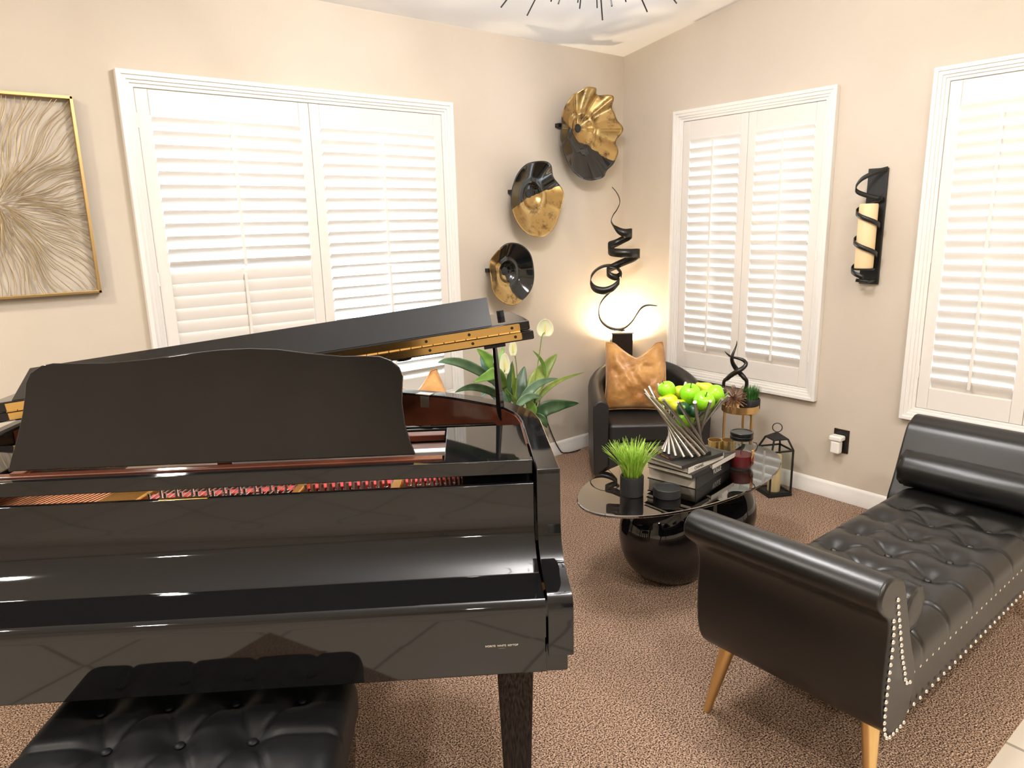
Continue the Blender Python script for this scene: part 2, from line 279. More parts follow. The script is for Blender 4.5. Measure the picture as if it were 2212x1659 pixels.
# ------------------------------------------------------------------ camera and world
cam = bpy.data.cameras.new('camera'); camo = bpy.data.objects.new('camera', cam); C.objects.link(camo)
cam.sensor_fit = 'HORIZONTAL'; cam.sensor_width = 36; cam.lens = 24.72; cam.clip_start = .02
CR, CU, CF, CC = CAMDATA
mw = Matrix.Identity(4)
for i in range(3):
    mw[i][0] = CR[i]; mw[i][1] = CU[i]; mw[i][2] = -CF[i]; mw[i][3] = CC[i]
camo.matrix_world = mw; bpy.context.scene.camera = camo
sc = bpy.context.scene
sc.view_settings.view_transform = 'Standard'; sc.view_settings.look = 'None'; sc.view_settings.gamma = 1; sc.view_settings.exposure = EXPOSURE
sc.cycles.max_bounces = 8; sc.cycles.diffuse_bounces = 4; sc.cycles.glossy_bounces = 5; sc.cycles.transparent_max_bounces = 12
sc.cycles.sample_clamp_indirect = 6; sc.cycles.caustics_reflective = False; sc.cycles.caustics_refractive = False
sc.cycles.use_denoising = True; sc.cycles.use_adaptive_sampling = True; sc.cycles.adaptive_threshold = .01
w = bpy.data.worlds.new('daylight'); sc.world = w; w.use_nodes = True
bg = w.node_tree.nodes['Background']; bg.inputs[0].default_value = (.76,.88,1,1); bg.inputs[1].default_value = SKY

# ------------------------------------------------------------------ room shell
CE = 2.44; SL = .1576
ctop = lambda y: CE + SL*min(-y, 4.6)
X0, Y0 = -7.0, -7.6
W1 = (-2.853, -1.310, .5065, 2.065); W2 = (.4168, 1.3902, .5065, 2.065); W3 = (1.8136, 2.787, .5065, 2.065)
m_ = .045
def wall_strips(mb, fn, a0, a1, top, holes):
    xs = sorted({a0, a1, *[h[0]+m_ for h in holes], *[h[1]-m_ for h in holes]})
    for p, q in zip(xs, xs[1:]):
        h = next((h for h in holes if h[0]+m_-1e-6 <= p and q <= h[1]-m_+1e-6), None)
        if h is None: mb.prism([(p,-.05),(q,-.05),(q,top(q)),(p,top(p))], fn, 0, -.14)
        else:
            mb.prism([(p,-.05),(q,-.05),(q,h[2]+m_),(p,h[2]+m_)], fn, 0, -.14)
            mb.prism([(p,h[3]-m_),(q,h[3]-m_),(q,top(q)),(p,top(p))], fn, 0, -.14)
FL = lambda a, z, d: (a, -d, z)                       # left wall: a = x, d = depth into the room
FRR = lambda a, z, d: (-d, -a, z)                     # right wall: a = -y
mb = MB(); wall_strips(mb, FL, X0, 0, lambda a: 2.46, [W1]); struct(mb.build('wall_left', M['wall'], smooth=False))
mb = MB(); wall_strips(mb, FRR, -.14, -Y0, lambda a: max(2.46, ctop(-a)+.03), [W2, W3]); struct(mb.build('wall_right', M['wall'], smooth=False))
mb = MB(); mb.prism([(Y0,-.05),(.14,-.05),(.14,2.44),(-4.6,3.2),(Y0,3.2)], lambda p,q,a: (a,p,q), X0-.14, X0); struct(mb.build('wall_far_side', M['wall'], smooth=False))
mb = MB()                                             # wall behind the camera, with an open doorway to a dim hall
for a, b, z0, z1 in ((X0,-5.6,-.05,3.2),(-5.6,-4.3,2.3,3.2),(-4.3,-2.2,-.05,3.2),(-2.2,-1.2,2.1,3.2),(-1.2,.14,-.05,3.2)): mb.box((a,Y0-.14,z0),(b,Y0,z1))
struct(mb.build('wall_back', M['wall'], smooth=False))
mb = MB(); mb.box((X0,Y0-1.6,-.05),(.14,Y0-1.5,3.2)); mb.box((X0,Y0-1.6,3.1),(.14,Y0-.14,3.2)); mb.box((X0,Y0-1.6,-.06),(.14,Y0-.14,-.01)); struct(mb.build('wall_hall', M['dark'], smooth=False))
mb = MB(); mb.prism([(.14,ctop(.0)-SL*.14),(-4.6,ctop(-4.6)),(Y0-.14,ctop(-4.6)),(Y0-.14,ctop(-4.6)+.1),(-4.6,ctop(-4.6)+.1),(.14,ctop(0)+.1)], lambda p,q,a: (a,p,q), X0-.14, .14)
struct(mb.build('ceiling', M['ceil'], smooth=False))
mb = MB(); mb.box((-4.1,-2.712,-.05),(0,0,0)); struct(mb.build('floor', M['carpet'], smooth=False))
mb = MB(); mb.box((X0,Y0,-.06),(0,-2.712,-.008)); mb.box((X0,-2.712,-.06),(-4.1,0,-.008)); struct(mb.build('floor_tile', M['tile'], smooth=False))
bprof = [(0,0),(.016,0),(.016,.05),(.012,.058),(.012,.072),(.006,.086),(0,.09)]
mb = MB(); mb.prism(bprof, lambda d,z,a: (a,-d,z), X0, 0); struct(mb.build('baseboard_left', M['trim'], bevel=.002))
mb = MB(); mb.prism(bprof, lambda d,z,a: (-d,-a,z), 0, -Y0); struct(mb.build('baseboard_right', M['trim'], bevel=.002))

# ------------------------------------------------------------------ shuttered windows
def window(n, fn, rect, tilt):                       # tilt[panel][upper/lower] in degrees from closed
    a0, a1, z0, z1 = rect
    root = bpy.data.objects.new('window_%d' % n, None); C.objects.link(root); struct(root)
    def ring(mb, o, i, d0, d1):                       # rectangular ring between insets o and i
        A = [(a0+o,z0+o),(a1-o,z0+o),(a1-o,z1-o),(a0+o,z1-o)]; B = [(a0+i,z0+i),(a1-i,z0+i),(a1-i,z1-i),(a0+i,z1-i)]
        vs = [fn(p,q,d) for d in (d0,d1) for P in (A,B) for p,q in P]
        fs = []
        for k in range(4):
            j = (k+1) % 4
            fs += [(k,j,4+j,4+k),(8+k,8+j,12+j,12+k),(k,j,8+j,8+k),(4+k,4+j,12+j,12+k)]
        mb.add(vs, fs)
    mb = MB(); ring(mb,0,.018,-.001,.034); ring(mb,.016,.034,-.001,.027); ring(mb,.032,.046,-.001,.020); ring(mb,.044,.060,-.05,.013)
    mb.build('window_frame', M['trim'], root, smooth=False, bevel=.003)
    mb = MB(); g = .05; mb.prism([(a0+g,z0+g),(a1-g,z0+g),(a1-g,z1-g),(a0+g,z1-g)], fn, -.112, -.106); mb.build('pane', M['pane'], root, smooth=False)
    mb = MB(); ring(mb,.045,.085,-.12,-.10); mid = (a0+a1)/2
    mb.prism([(mid-.02,z0+.05),(mid+.02,z0+.05),(mid+.02,z1-.05),(mid-.02,z1-.05)], fn, -.12, -.10); mb.build('sash', M['trim'], root, smooth=False)
    pa, pb = a0+.0612, a1-.0612; pz0, pz1 = z0+.0615, z1-.0615; w = (pb-pa-.0016)/2
    for k in range(2):
        A = pa + k*(w+.0016); B = A + w; st = .048; rl = .10
        mb = MB()
        for (p,q,r_,s_) in ((A,A+st,pz0,pz1),(B-st,B,pz0,pz1),(A+st+.0004,B-st-.0004,pz0+.0003,pz0+rl),(A+st+.0004,B-st-.0004,pz1-rl,pz1-.0003)):
            mb.prism([(p,r_),(q,r_),(q,s_),(p,s_)], fn, -.020, .008)
        pan = mb.build('shutter_panel', M['shut'], root, smooth=False, bevel=.0025)
        N = 24; lz0, lz1 = pz0+rl, pz1-rl; pitch = (lz1-lz0)/N
        for half in (0,1):                            # 0 = lower, 1 = upper
            t = R(tilt[k][1-half]); mb = MB()
            for i in range(N//2):
                zc = lz0 + pitch*(i + .5 + half*N//2); hw = .0315; th = .0045
                prof = []
                for q in range(12):                   # flat ellipse blade
                    an = 2*PI*q/12; u = hw*math.cos(an); v = th*math.sin(an)
                    prof.append((-.006 + u*math.sin(t) - v*math.cos(t), zc + u*math.cos(t) + v*math.sin(t)))
                mb.prism(prof, lambda d,z,a: fn(a,z,d), A+st+.002, B-st-.002)
            mb.build('louver_bank', M['shut'], pan, ang=50)
            rz0 = lz0 + pitch*(.35 + half*N//2); rz1 = lz0 + pitch*(N//2 - .35 + half*N//2); c = (A+B)/2; dd = -.006 + .0315*math.sin(t)
            mb = MB(); mb.prism([(c-.0065,rz0),(c+.0065,rz0),(c+.0065,rz1),(c-.0065,rz1)], fn, dd+.001, dd+.013)
            mb.build('tilt_rod', M['shut'], pan, smooth=False, bevel=.003)
        for hz in (pz0+.17, (pz0+pz1)/2-.02, pz1-.12):
            e = A-.003 if k == 0 else B+.003
            mb = MB(); mb.tube([fn(e,hz-.028,.011), fn(e,hz+.028,.011)], .0045, 8); mb.build('hinge', M['trim'], pan)
    return root
window(1, FL, W1, [(43, 7), (42, 50)])
window(2, FRR, W2, [(33, 25), (36, 27)])
window(3, FRR, W3, [(30, 26), (30, 26)])

# ------------------------------------------------------------------ lamps of the room
def light(name, typ, loc, e, col, size=.1, rot=None, parent=None):
    l = bpy.data.lights.new(name, typ); l.energy = e; l.color = col
    if typ == 'AREA': l.shape = 'DISK'; l.size = size
    else: l.shadow_soft_size = size
    o = bpy.data.objects.new(name, l); C.objects.link(o); o.location = loc
    if rot: o.rotation_euler = rot
    if parent is not None: o.parent = parent
    return o
CAN = [(-1.9,-3.7),(-3.0,-3.9),(-5.0,-2.4),(-2.2,-5.8),(-5.2,-5.6),(-4.4,-.9)]
for i, (x, y) in enumerate(CAN):
    z = ctop(y); tl = math.atan(SL) if y > -4.6 else 0
    c = thing('downlight', 'recessed round ceiling downlight with white trim ring', 'ceiling light', (x,y,z-.002), 0, 'recessed ceiling downlights'); c.rotation_euler = (-tl,0,0)
    mb = MB(); mb.lathe([(.055,.0),(.085,.0),(.088,-.006),(.075,-.010),(.056,-.004)], n=32); mb.build('trim_ring', M['trim'], c)
    mb = MB(); mb.lathe([(.0001,-.001),(.056,-.001),(.056,.001),(.0001,.001)], n=32); mb.build('lens', M['canlens'], c)
    light('downlight_beam', 'AREA', (0,0,-.014), CANW, (1,.93,.84), .14, (0,0,0), c)

# starburst chandelier above the coffee table
cc = (-1.95,-1.66,2.34)
ch = thing('starburst_chandelier', 'black starburst chandelier with thin spikes hanging above the room', 'chandelier', cc)
mb = MB(); mb.ball((0,0,0), .055, 20, 12); mb.build('hub', M['blackmetal'], ch)
mb = MB(); hz = ctop(cc[1]) - cc[2]; mb.tube([(0,0,.05),(0,0,hz)], .008, 10); mb.lathe([(.0001,hz-.03),(.06,hz-.025),(.065,hz+.01),(.0001,hz+.01)]); mb.build('ceiling_stem', M['blackmetal'], ch)
SP = [(-.184,.18,-.286),(-.058,.214,-.281),(.092,.273,-.205),(-.151,-.024,-.318),(.19,.253,-.197),(.176,.23,-.222),(.215,.191,-.223),(.077,.034,-.313),(-.084,-.154,-.343),(.317,.162,-.196),(.195,-.033,-.288),(.204,-.133,-.287)]
rs = random.Random(3)
for k in range(34):
    z = .75*(k/33) - .02; a = k*2.39996; r = math.sqrt(max(0,1-z*z)); L_ = .36 if z < .5 else .28
    SP.append((r*math.cos(a)*L_, r*math.sin(a)*L_, z*L_))
for s_ in SP:
    d = Vector(s_).normalized()*.05; mb = MB(); mb.tube([d, s_], .0022, 6); mb.build('spike', M['blackmetal'], ch)
for k in range(6):
    a = k*PI/3 + .3; v = Vector((math.cos(a)*.15, math.sin(a)*.15, .12))
    mb = MB(); mb.tube([(0,0,.03), v*.93], .005, 8); mb.build('lamp_arm', M['blackmetal'], ch)
    mb = MB(); mb.ball(v, .02, 14, 8); mb.build('bulb', M['bulb'], ch)
    light('chandelier_light', 'POINT', v+Vector((0,0,.0)), CHW, (1,.96,.94), .03, None, ch)
# ------------------------------------------------------------------ grand piano (local: x = width, right side 0; y = towards the tail)
PA = R(-35); PO = (-2.534,-2.147,0)
pn = thing('grand_piano', 'glossy black baby grand piano with propped lid and folded front flap', 'piano', PO, PA)
def out_path():
    A = [(0,0),(0,.2),(0,.38)]
    crv = catmull([(0,.38,0),(-.008,.45,0),(-.024,.50,0),(-.062,.572,0),(-.135,.645,0),(-.215,.712,0),(-.30,.762,0),(-.40,.812,0),(-.52,.872,0),(-.62,.945,0),(-.70,1.05,0),(-.77,1.18,0),(-.86,1.30,0),(-.99,1.385,0),(-1.15,1.415,0),(-1.30,1.39,0),(-1.41,1.31,0),(-1.457,1.19,0),(-1.46,1.05,0)], 5)
    return [Vector((x,y,0)) for x,y in A[:-1]] + crv + [Vector((-1.46,.5,0)), Vector((-1.46,0,0))]
OUT = out_path()
def offset(path, d):
    res = []; n = len(path)
    for i in range(n):
        t = (path[min(i+1,n-1)] - path[max(i-1,0)]).normalized(); res.append(path[i] + Vector((-t.y, t.x, 0))*d)
    return res
INN = offset(OUT, .05); LIN = offset(OUT, .0545)
def wall_between(mb, P, Q, z0, z1):
    n = len(P); vs = []
    for a, b in zip(P, Q): vs += [(a.x,a.y,z0),(a.x,a.y,z1),(b.x,b.y,z1),(b.x,b.y,z0)]
    fs = [(4*i+k, 4*i+(k+1)%4, 4*i+4+(k+1)%4, 4*i+4+k) for i in range(n-1) for k in range(4)] + [(0,1,2,3),(4*n-4,4*n-3,4*n-2,4*n-1)]
    mb.add(vs, fs)
mb = MB(); wall_between(mb, OUT, INN, .64, .95); mb.build('case_rim', M['piano'], pn, bevel=.003)
mb = MB(); wall_between(mb, INN[1:-1], LIN[1:-1], .80, .944); mb.build('inner_rim_lining', M['mahog'], pn)
mb = MB(); mb.prism([(p.x,p.y) for p in LIN[2:-2]], lambda p,q,a: (p,q,a), .79, .805); mb.build('soundboard', M['plate'], pn, smooth=False)
# cast plate and its inside fittings
pl = MB(); pl.prism([(p.x*.985-.01,p.y*.96) for p in LIN[5:-3]], lambda p,q,a: (p,q,a), .806, .822); plate = pl.build('iron_plate', M['plate'], pn, smooth=False, bevel=.003)
mb = MB()
mb.prism([(-1.055,.10),(-.955,.10),(-.93,.26),(-1.01,.26)], lambda p,q,a: (p,q,a), .822, .866)
mb.build('plate_strut', M['plate'], plate, smooth=False, bevel=.004)
mb = MB(); mb.prism([(-.60,.10),(-.582,.10),(-.565,.26),(-.592,.26)], lambda p,q,a: (p,q,a), .822, .874)
mb.build('plate_strut', M['plate'], plate, smooth=False, bevel=.004)
mb = MB(); mb.prism([(-.377,.10),(-.354,.10),(-.345,.26),(-.368,.26)], lambda p,q,a: (p,q,a), .822, .876)
mb.build('plate_strut', M['plate'], plate, smooth=False, bevel=.004)
mb = MB(); mb.box((-1.40,.09,.822),(-.06,.28,.846)); mb.build('pin_block', M['mahog'], pn, smooth=False)
mb = MB(); mb.box((-1.405,.04,.80),(-.055,.09,.845)); mb.build('action_rail', M['satin'], pn, smooth=False)
mb = MB()
for (a, b) in ((-.93,-.602),(-.578,-.38),(-.352,-.21)):
    mb.prism([(a, .165+(a+.93)*.055), (b, .165+(b+.93)*.055), (b, .195+(b+.93)*.055), (a, .195+(a+.93)*.055)], lambda p,q,z: (p,q,z), .846, .862)
mb.build('felt_strip', M['redfelt'], pn, bevel=.003)
mb = MB(); mb.box((-.208,.092,.846),(-.057,.30,.915)); mb.build('added_dark_block', M['satin'], pn, bevel=.002)  # black box added to block a bright reflection at the treble end
k = 0                                                   # tuning pins, each its own part
pin0 = None
for s0, s1, n in ((-.925,-.61,18),(-.575,-.385,20),(-.35,-.20,14)):
    for i in range(n):
        for row in (0,):
            s = s0 + (s1-s0)*(i+.5)/n; t = .145 + (i%2)*.02 + (s+.93)*.03
            if pin0 is None:
                mb = MB(); mb.tube([(0,0,0),(0,0,.014),(0,0,.0145),(0,0,.036)], [.0055,.0055,.0042,.0036], 8)
                pin0 = mb.build('tuning_pin', M['steel'], pn); pin0.location = (s,t,.846)
            else:
                o = pin0.copy(); C.objects.link(o); o.location = (s,t,.846)
for i in range(30):                                     # bass strings
    s = -1.40 + .345*i/29
    mb = MB(); mb.tube([(s,.10,.862),(s+.075,.29,.862)], .0026, 6); mb.build('bass_string', M['copper'], pn)
for i in range(24):
    s = -.925 + .31*i/23
    mb = MB(); mb.tube([(s,.13,.863),(s+.02,.28,.863)], .0018, 6); mb.build('tenor_string', M['steel'], pn)
# cheeks
ck = catmull([(0,.94,0),(-.002,.86,0),(-.008,.81,0),(-.026,.782,0),(-.06,.764,0),(-.105,.756,0),(-.145,.754,0),(-.170,.748,0),(-.180,.730,0),(-.181,.69,0),(-.181,.628,0)], 4)
cprof = [(.002,.95),(0,.95)] + [(v.x,v.y) for v in ck] + [(.002,.628)]
for a, b in ((-.05,0),(-1.46,-1.41)):
    mb = MB(); mb.prism(cprof, lambda t,z,s: (s,t,z), a, b); mb.build('cheek_arm', M['piano'], pn, bevel=.004, seg=3)
mb = MB(); mb.box((-1.455,-.135,.562),(-.005,.34,.628)); mb.build('keybed', M['piano'], pn, bevel=.003)
mb = MB(); mb.box((-1.408,-.172,.587),(-.053,-.12,.667)); mb.build('key_slip', M['piano'], pn, bevel=.003)
# closed key lid: upright back board, flat top and rounded nose
pr = catmull([(.020,.912,0),(.019,.86,0),(.018,.825,0),(.013,.800,0),(-.004,.780,0),(-.033,.762,0),(-.068,.7475,0)], 4)
kl = [(v.x,v.y) for v in pr]; kl = [(.034,.912)] + kl + [(-.069,.73),(.034,.73)]
mb = MB(); mb.prism(kl, lambda t,z,s: (s,t,z), -1.407, -.054); kb = mb.build('key_lid', M['piano'], pn, bevel=.002)
nz = [(-.071,.730),(-.071,.7480)] + [(-.074,.7478),(-.080,.746),(-.130,.7455)] + [(-.162+.016*math.cos(R(a)), .729+.016*math.sin(R(a))) for a in range(95,181,8)] + [(-.178,.715),(-.178,.668),(-.168,.668),(-.168,.70),(-.15,.73)]
mb = MB(); mb.prism(nz, lambda t,z,s: (s,t,z), -1.407, -.054); mb.build('key_lid_nose', M['piano'], pn, ang=25)
mb = MB(); mb.box((-.84,.0195,.9115),(-.74,.033,.9135)); mb.build('lock_plate', M['brass'], pn, bevel=.002)
text_obj('IVORITE  WHITE  KEYTOP', 'key_slip_lettering', M['paper'], Matrix.Translation((-.141,-.1725,.652)) @ Matrix.Rotation(R(90),4,'X'), .0056, pn, .0002)
text_obj('________', 'key_slip_underline', M['gold'], Matrix.Translation((-.141,-.1725,.648)) @ Matrix.Rotation(R(90),4,'X'), .0035, pn, .0002)
# music desk, its rail and the side shelves
mb = MB(); mb.box((-1.407,.044,.925),(-.054,.068,.957)); mb.build('desk_rail', M['piano'], pn, bevel=.002)
mb = MB(); mb.box((-.246,.068,.932),(-.056,.335,.953)); mb.build('side_shelf', M['piano'], pn, bevel=.002)
mb = MB(); mb.box((-1.405,.068,.932),(-1.214,.335,.953)); mb.build('side_shelf', M['piano'], pn, bevel=.002)
mb = MB(); mb.box((-1.212,.070,.945),(-.250,.094,.961)); mb.box((-1.212,.300,.930),(-.250,.335,.945)); mb.box((-1.2,.094,.940),(-1.17,.3,.948)); mb.build('desk_frame', M['mahog'], pn, bevel=.002)
mb = MB(); mb.box((-.80,.36,.868),(-.25,.39,.882)); mb.build('damper_felt', M['whitefelt'], pn, bevel=.003)
mb = MB(); mb.box((-.85,.395,.855),(-.21,.46,.875)); mb.build('hitch_board', M['mahog'], pn, bevel=.002)
mb = MB(); mb.box((-.9,.475,.845),(-.07,.56,.884)); mb.box((-.9,.515,.884),(-.37,.56,.897)); mb.box((-.37,.545,.884),(-.08,.56,.897)); mb.box((-.37,.515,.884),(-.08,.528,.897)); mb.build('long_prop_bar', M['piano'], pn, bevel=.002)
DP = [(-1.179,.002),(-1.172,.03),(-1.157,.078),(-1.146,.125),(-1.140,.165),(-1.138,.19),(-1.128,.212),(-1.105,.227),(-1.08,.2315),(-1.027,.229),(-.969,.228),(-.881,.233),(-.802,.242),(-.732,.248),(-.663,.2495),(-.603,.245),(-.543,.235),(-.463,.225),(-.412,.224),(-.381,.222),(-.356,.212),(-.338,.195),(-.331,.175),(-.334,.150),(-.335,.116),(-.330,.064),(-.320,.028),(-.310,.0)]
tb = R(14)
mb = MB(); mb.prism(DP, lambda s,u,a: (s, .098+u*math.sin(tb)+a*math.cos(tb), .962+u*math.cos(tb)-a*math.sin(tb)), 0, .014); mb.build('music_desk', M['piano'], pn, ang=30, bevel=.0025)
# lid, folded flap with its board, piano hinge
al = math.atan(.124); LS, LZ = -1.475, .991
def lp(r, t, h): return (LS + r*math.cos(al) - h*math.sin(al), t, LZ + r*math.sin(al) + h*math.cos(al))
lid = [(r/math.cos(al), t) for r, t in [(1.472,.50),(1.468,.515),(1.45,.545)]] + [((p.x-LS+.014)/math.cos(al), p.y+.012) for p in OUT if p.y > .60 and p.x < -.09 and p.x > -1.40] + [(.07,1.36),(.012,1.25),(0,1.15),(0,.50)]
mb = MB(); mb.prism(lid, lp, -.027, -.0012); mb.build('lid', M['piano'], pn, bevel=.005, seg=3, ang=30)
mb = MB(); mb.prism([(0,.50),(1.475,.50),(1.47,.56),(1.44,.745),(0,.745)], lp, .0012, .027); flap = mb.build('front_flap', M['piano'], pn, bevel=.005, seg=3)
mb = MB(); mb.prism([(.503,.0272),(.62,.094),(.632,.088),(.66,.0272)], lambda t,h,r: lp(r,t,h), .075, 1.372); mb.build('flap_board', M['piano'], flap, bevel=.002)
for r in (.045,1.405):
    mb = MB(); a = Vector(lp(r,.665,.027)); b = Vector(lp(r,.665,.045)); mb.tube([a,b], .011, 16); mb.build('flap_buffer', M['rubber'], flap)
mb = MB(); mb.prism([(.06,.003),(1.445,.003),(1.447,.006),(1.447,.020),(1.444,.0225),(.06,.0225)], lambda r,h,t: lp(r,t,h), .4985, .5005)
mb.prism([(.06,-.003),(1.447,-.003),(1.449,-.006),(1.449,-.020),(1.446,-.0225),(.06,-.0225)], lambda r,h,t: lp(r,t,h), .4985, .5005)
hg = mb.build('lid_hinge', M['brass'], pn, smooth=False)
mb = MB()
for i in range(46):
    a = .06 + 1.387*i/46; mb.tube([lp(a+.001,.4975,0), lp(a+1.387/46-.001,.4975,0)], .0038, 8)
mb.build('hinge_knuckle', M['brass'], hg)
for i in range(12):
    for h in (.0128,-.0128):
        r = 1.425 - i*.118 + (.006 if h < 0 else 0); mb = MB(); mb.lathe([(.0001,-.0012),(.003,-.0012),(.0042,.0006),(.0001,.0008)], n=10)
        o = mb.build('hinge_screw', M['bronze'], hg); o.rotation_euler = (R(90),0,0); o.location = lp(r,.4982,h)
mb = MB(); mb.lathe([(.0001,0),(.018,0),(.021,-.012),(.0001,-.014)], n=20); o = mb.build('lid_buffer', M['rubber'], pn); o.location = lp(1.115,.56,-.0265); o.rotation_euler = (0,-al,0)
# short prop stick with red tag, socket plate, latch plate
pb, pt = Vector((-.094,.548,.885)), Vector(lp(1.372,.535,-.0275))
mb = MB(); d = pt-pb
mb.tube([pb, pb+d*.12, pb+d*.5, pb+d*.93, pt], [.023,.0225,.017,.012,.011], 4, flat=.6); ps = mb.build('prop_stick', M['piano'], pn, bevel=.002)
mb = MB(); mb.obox(pt+Vector((0,0,-.004)), (.06,.05,.01), (0,-al,0)); mb.build('prop_cup', M['satin'], ps, bevel=.002)
mb = MB(); mb.grid(lambda u,v: (-.085+.05*u, .538+.02*math.sin(7*u+4*v)*.5, .895+.035*v+.008*math.sin(9*u)), 8, 6); mb.build('red_tag', M['redfelt'], ps, solid=.002)
mb = MB(); mb.obox((-.073,.515,.893),(.05,.014,.004),(0,R(-8),R(35))); mb.build('prop_rest', M['brass'], pn, bevel=.001)
mb = MB(); th = math.atan2(.05,-.095)
mb.obox((-.322,.712,.928),(.032,.003,.036),(0,0,R(-28))); mb.obox((-.322,.722,.951),(.05,.03,.003),(0,0,R(-28))); lt = mb.build('latch_plate', M['steel'], pn, bevel=.001)
# legs with casters
def leg(x, y):
    mb = MB(); P = [(.047,.562),(.047,.555),(.041,.54),(.027,.085),(.030,.08),(.030,.066),(.0001,.066)]
    vs = []; 
    for h, z in P: vs += [(x-h,y-h,z),(x+h,y-h,z),(x+h,y+h,z),(x-h,y+h,z)]
    fs = [(4*i+k,4*i+(k+1)%4,4*i+4+(k+1)%4,4*i+4+k) for i in range(len(P)-1) for k in range(4)] + [(0,1,2,3)]
    mb.add(vs, fs); l = mb.build('leg', M['piano'], pn, bevel=.003)
    mb = MB(); mb.tube([(x-.012,y,.03),(x+.012,y,.03)], .029, 20); mb.box((x-.02,y-.012,.03),(x-.014,y+.012,.067)); mb.box((x+.014,y-.012,.03),(x+.02,y+.012,.067)); mb.build('caster', M['brass'], l)
leg(-.108,-.005); leg(-1.352,-.005); leg(-.98,1.18)
mb = MB(); mb.box((-1.3,.34,.60),(-.2,.40,.66)); mb.box((-1.0,.4,.60),(-.92,1.25,.66)); mb.build('under_beam', M['satin'], pn, bevel=.002)

# ------------------------------------------------------------------ tufted leather helper
def tuft(mb, x0, x1, y0, y1, zt, zb, buttons, nx, ny, depth=.03, sig=.03, edge=.05, drop=.05, links=None, crown=.012):
    segs = links or []
    def h(x, y):
        d = 0
        for bx, by in buttons:
            q = ((x-bx)**2+(y-by)**2)/sig**2
            if q < 9: d = max(d, math.exp(-q*.5))
        c = 0
        for (ax, ay), (bx, by) in segs:
            vx, vy = bx-ax, by-ay; L2 = vx*vx+vy*vy; t = max(0, min(1, ((x-ax)*vx+(y-ay)*vy)/L2))
            q = ((x-ax-t*vx)**2+(y-ay-t*vy)**2)/(.0052**2)
            if q < 9: c = max(c, math.exp(-q*.5))
        return depth*d + .0075*c*(1-d)
    def fn(u, v):
        x = x0+(x1-x0)*u; y = y0+(y1-y0)*v
        ex = min(u, 1-u)*(x1-x0); ey = min(v, 1-v)*(y1-y0)
        e = 0
        for q in (ex, ey):
            if q < edge: e += drop*(1-math.sqrt(max(0, 1-(1-q/edge)**2)))
        return (x, y, zt - e - h(x, y) + crown*math.sin(PI*u)*math.sin(PI*v))
    mb.grid(fn, nx, ny)
    P = mb.v[-nx*ny:]; o = len(mb.v)                     # skirt to the bottom
    ring = [i*ny for i in range(nx)] + [(nx-1)*ny+j for j in range(1,ny)] + [i*ny+ny-1 for i in range(nx-2,-1,-1)] + [j for j in range(ny-2,0,-1)]
    base = len(mb.v)-nx*ny; n = len(ring)
    vs = [(P[i][0],P[i][1],zb) for i in ring]; mb.v += vs
    for i in range(n): mb.f.append((base+ring[i], base+ring[(i+1)%n], o+(i+1)%n, o+i))
    mb.f.append(tuple(o+i for i in range(n)))
    return fn
# ------------------------------------------------------------------ piano bench
bn = thing('piano_bench', 'tufted black leather piano bench with side knob in front of the piano', 'bench', (PO[0],PO[1],0), PA)
bx0, bx1, by0, by1 = -1.06, -.455, -.41, -.025
bt = [(bx0+.10+.135*i, by0+.075+.12*j) for j in (0,2) for i in range(4)] + [(bx0+.168+.135*i, by0+.195) for i in range(3)]
bl = [(a,b) for i,a in enumerate(bt) for b in bt[i+1:] if .08 < math.hypot(a[0]-b[0],a[1]-b[1]) < .142 and abs(a[1]-b[1]) > .05]
bl += [(b, (b[0]-.0, by0)) for b in bt[:4]] + [(b, (b[0], by1)) for b in bt[4:8]] + [(bt[8], (bx0+.0, by0+.195)), (bt[10], (bx1, by0+.195))]
mb = MB(); fnb = tuft(mb, bx0, bx1, by0, by1, .520, .42, bt, 140, 90, .026, .026, .035, .03, bl); seat = mb.build('seat_cushion', M['benchleather'], bn, ang=60)
for b in bt:
    mb = MB(); mb.ball((0,0,0), .010, 12, 8, (1,1,.5)); o = mb.build('button', M['benchleather'], seat); z = fnb((b[0]-bx0)/(bx1-bx0), (b[1]-by0)/(by1-by0))[2]; o.location = (b[0],b[1],z+.004)
mb = MB(); mb.box((bx0+.01,by0+.01,.33),(bx1-.01,by1-.01,.42)); mb.build('apron', M['piano'], bn, bevel=.003)
for x in (bx0+.04,bx1-.04):
    for y in (by0+.04,by1-.04):
        mb = MB(); P = [(.026,.33),(.018,0)]; vs = []
        for h, z in P: vs += [(x-h,y-h,z),(x+h,y-h,z),(x+h,y+h,z),(x-h,y+h,z)]
        mb.add(vs, [(0,1,2,3),(7,6,5,4)] + [(k,(k+1)%4,4+(k+1)%4,4+k) for k in range(4)]); mb.build('leg', M['piano'], bn, bevel=.002)
for sx, x in ((1,bx1-.01),(-1,bx0+.01)):
    mb = MB(); mb.tube([(x,-.20,.372),(x+sx*.016,-.20,.372),(x+sx*.0165,-.20,.372),(x+sx*.020,-.20,.372),(x+sx*.034,-.20,.372),(x+sx*.038,-.20,.372)], [.008,.008,.018,.022,.022,.017], 22); mb.build('height_knob', M['satin'], bn)
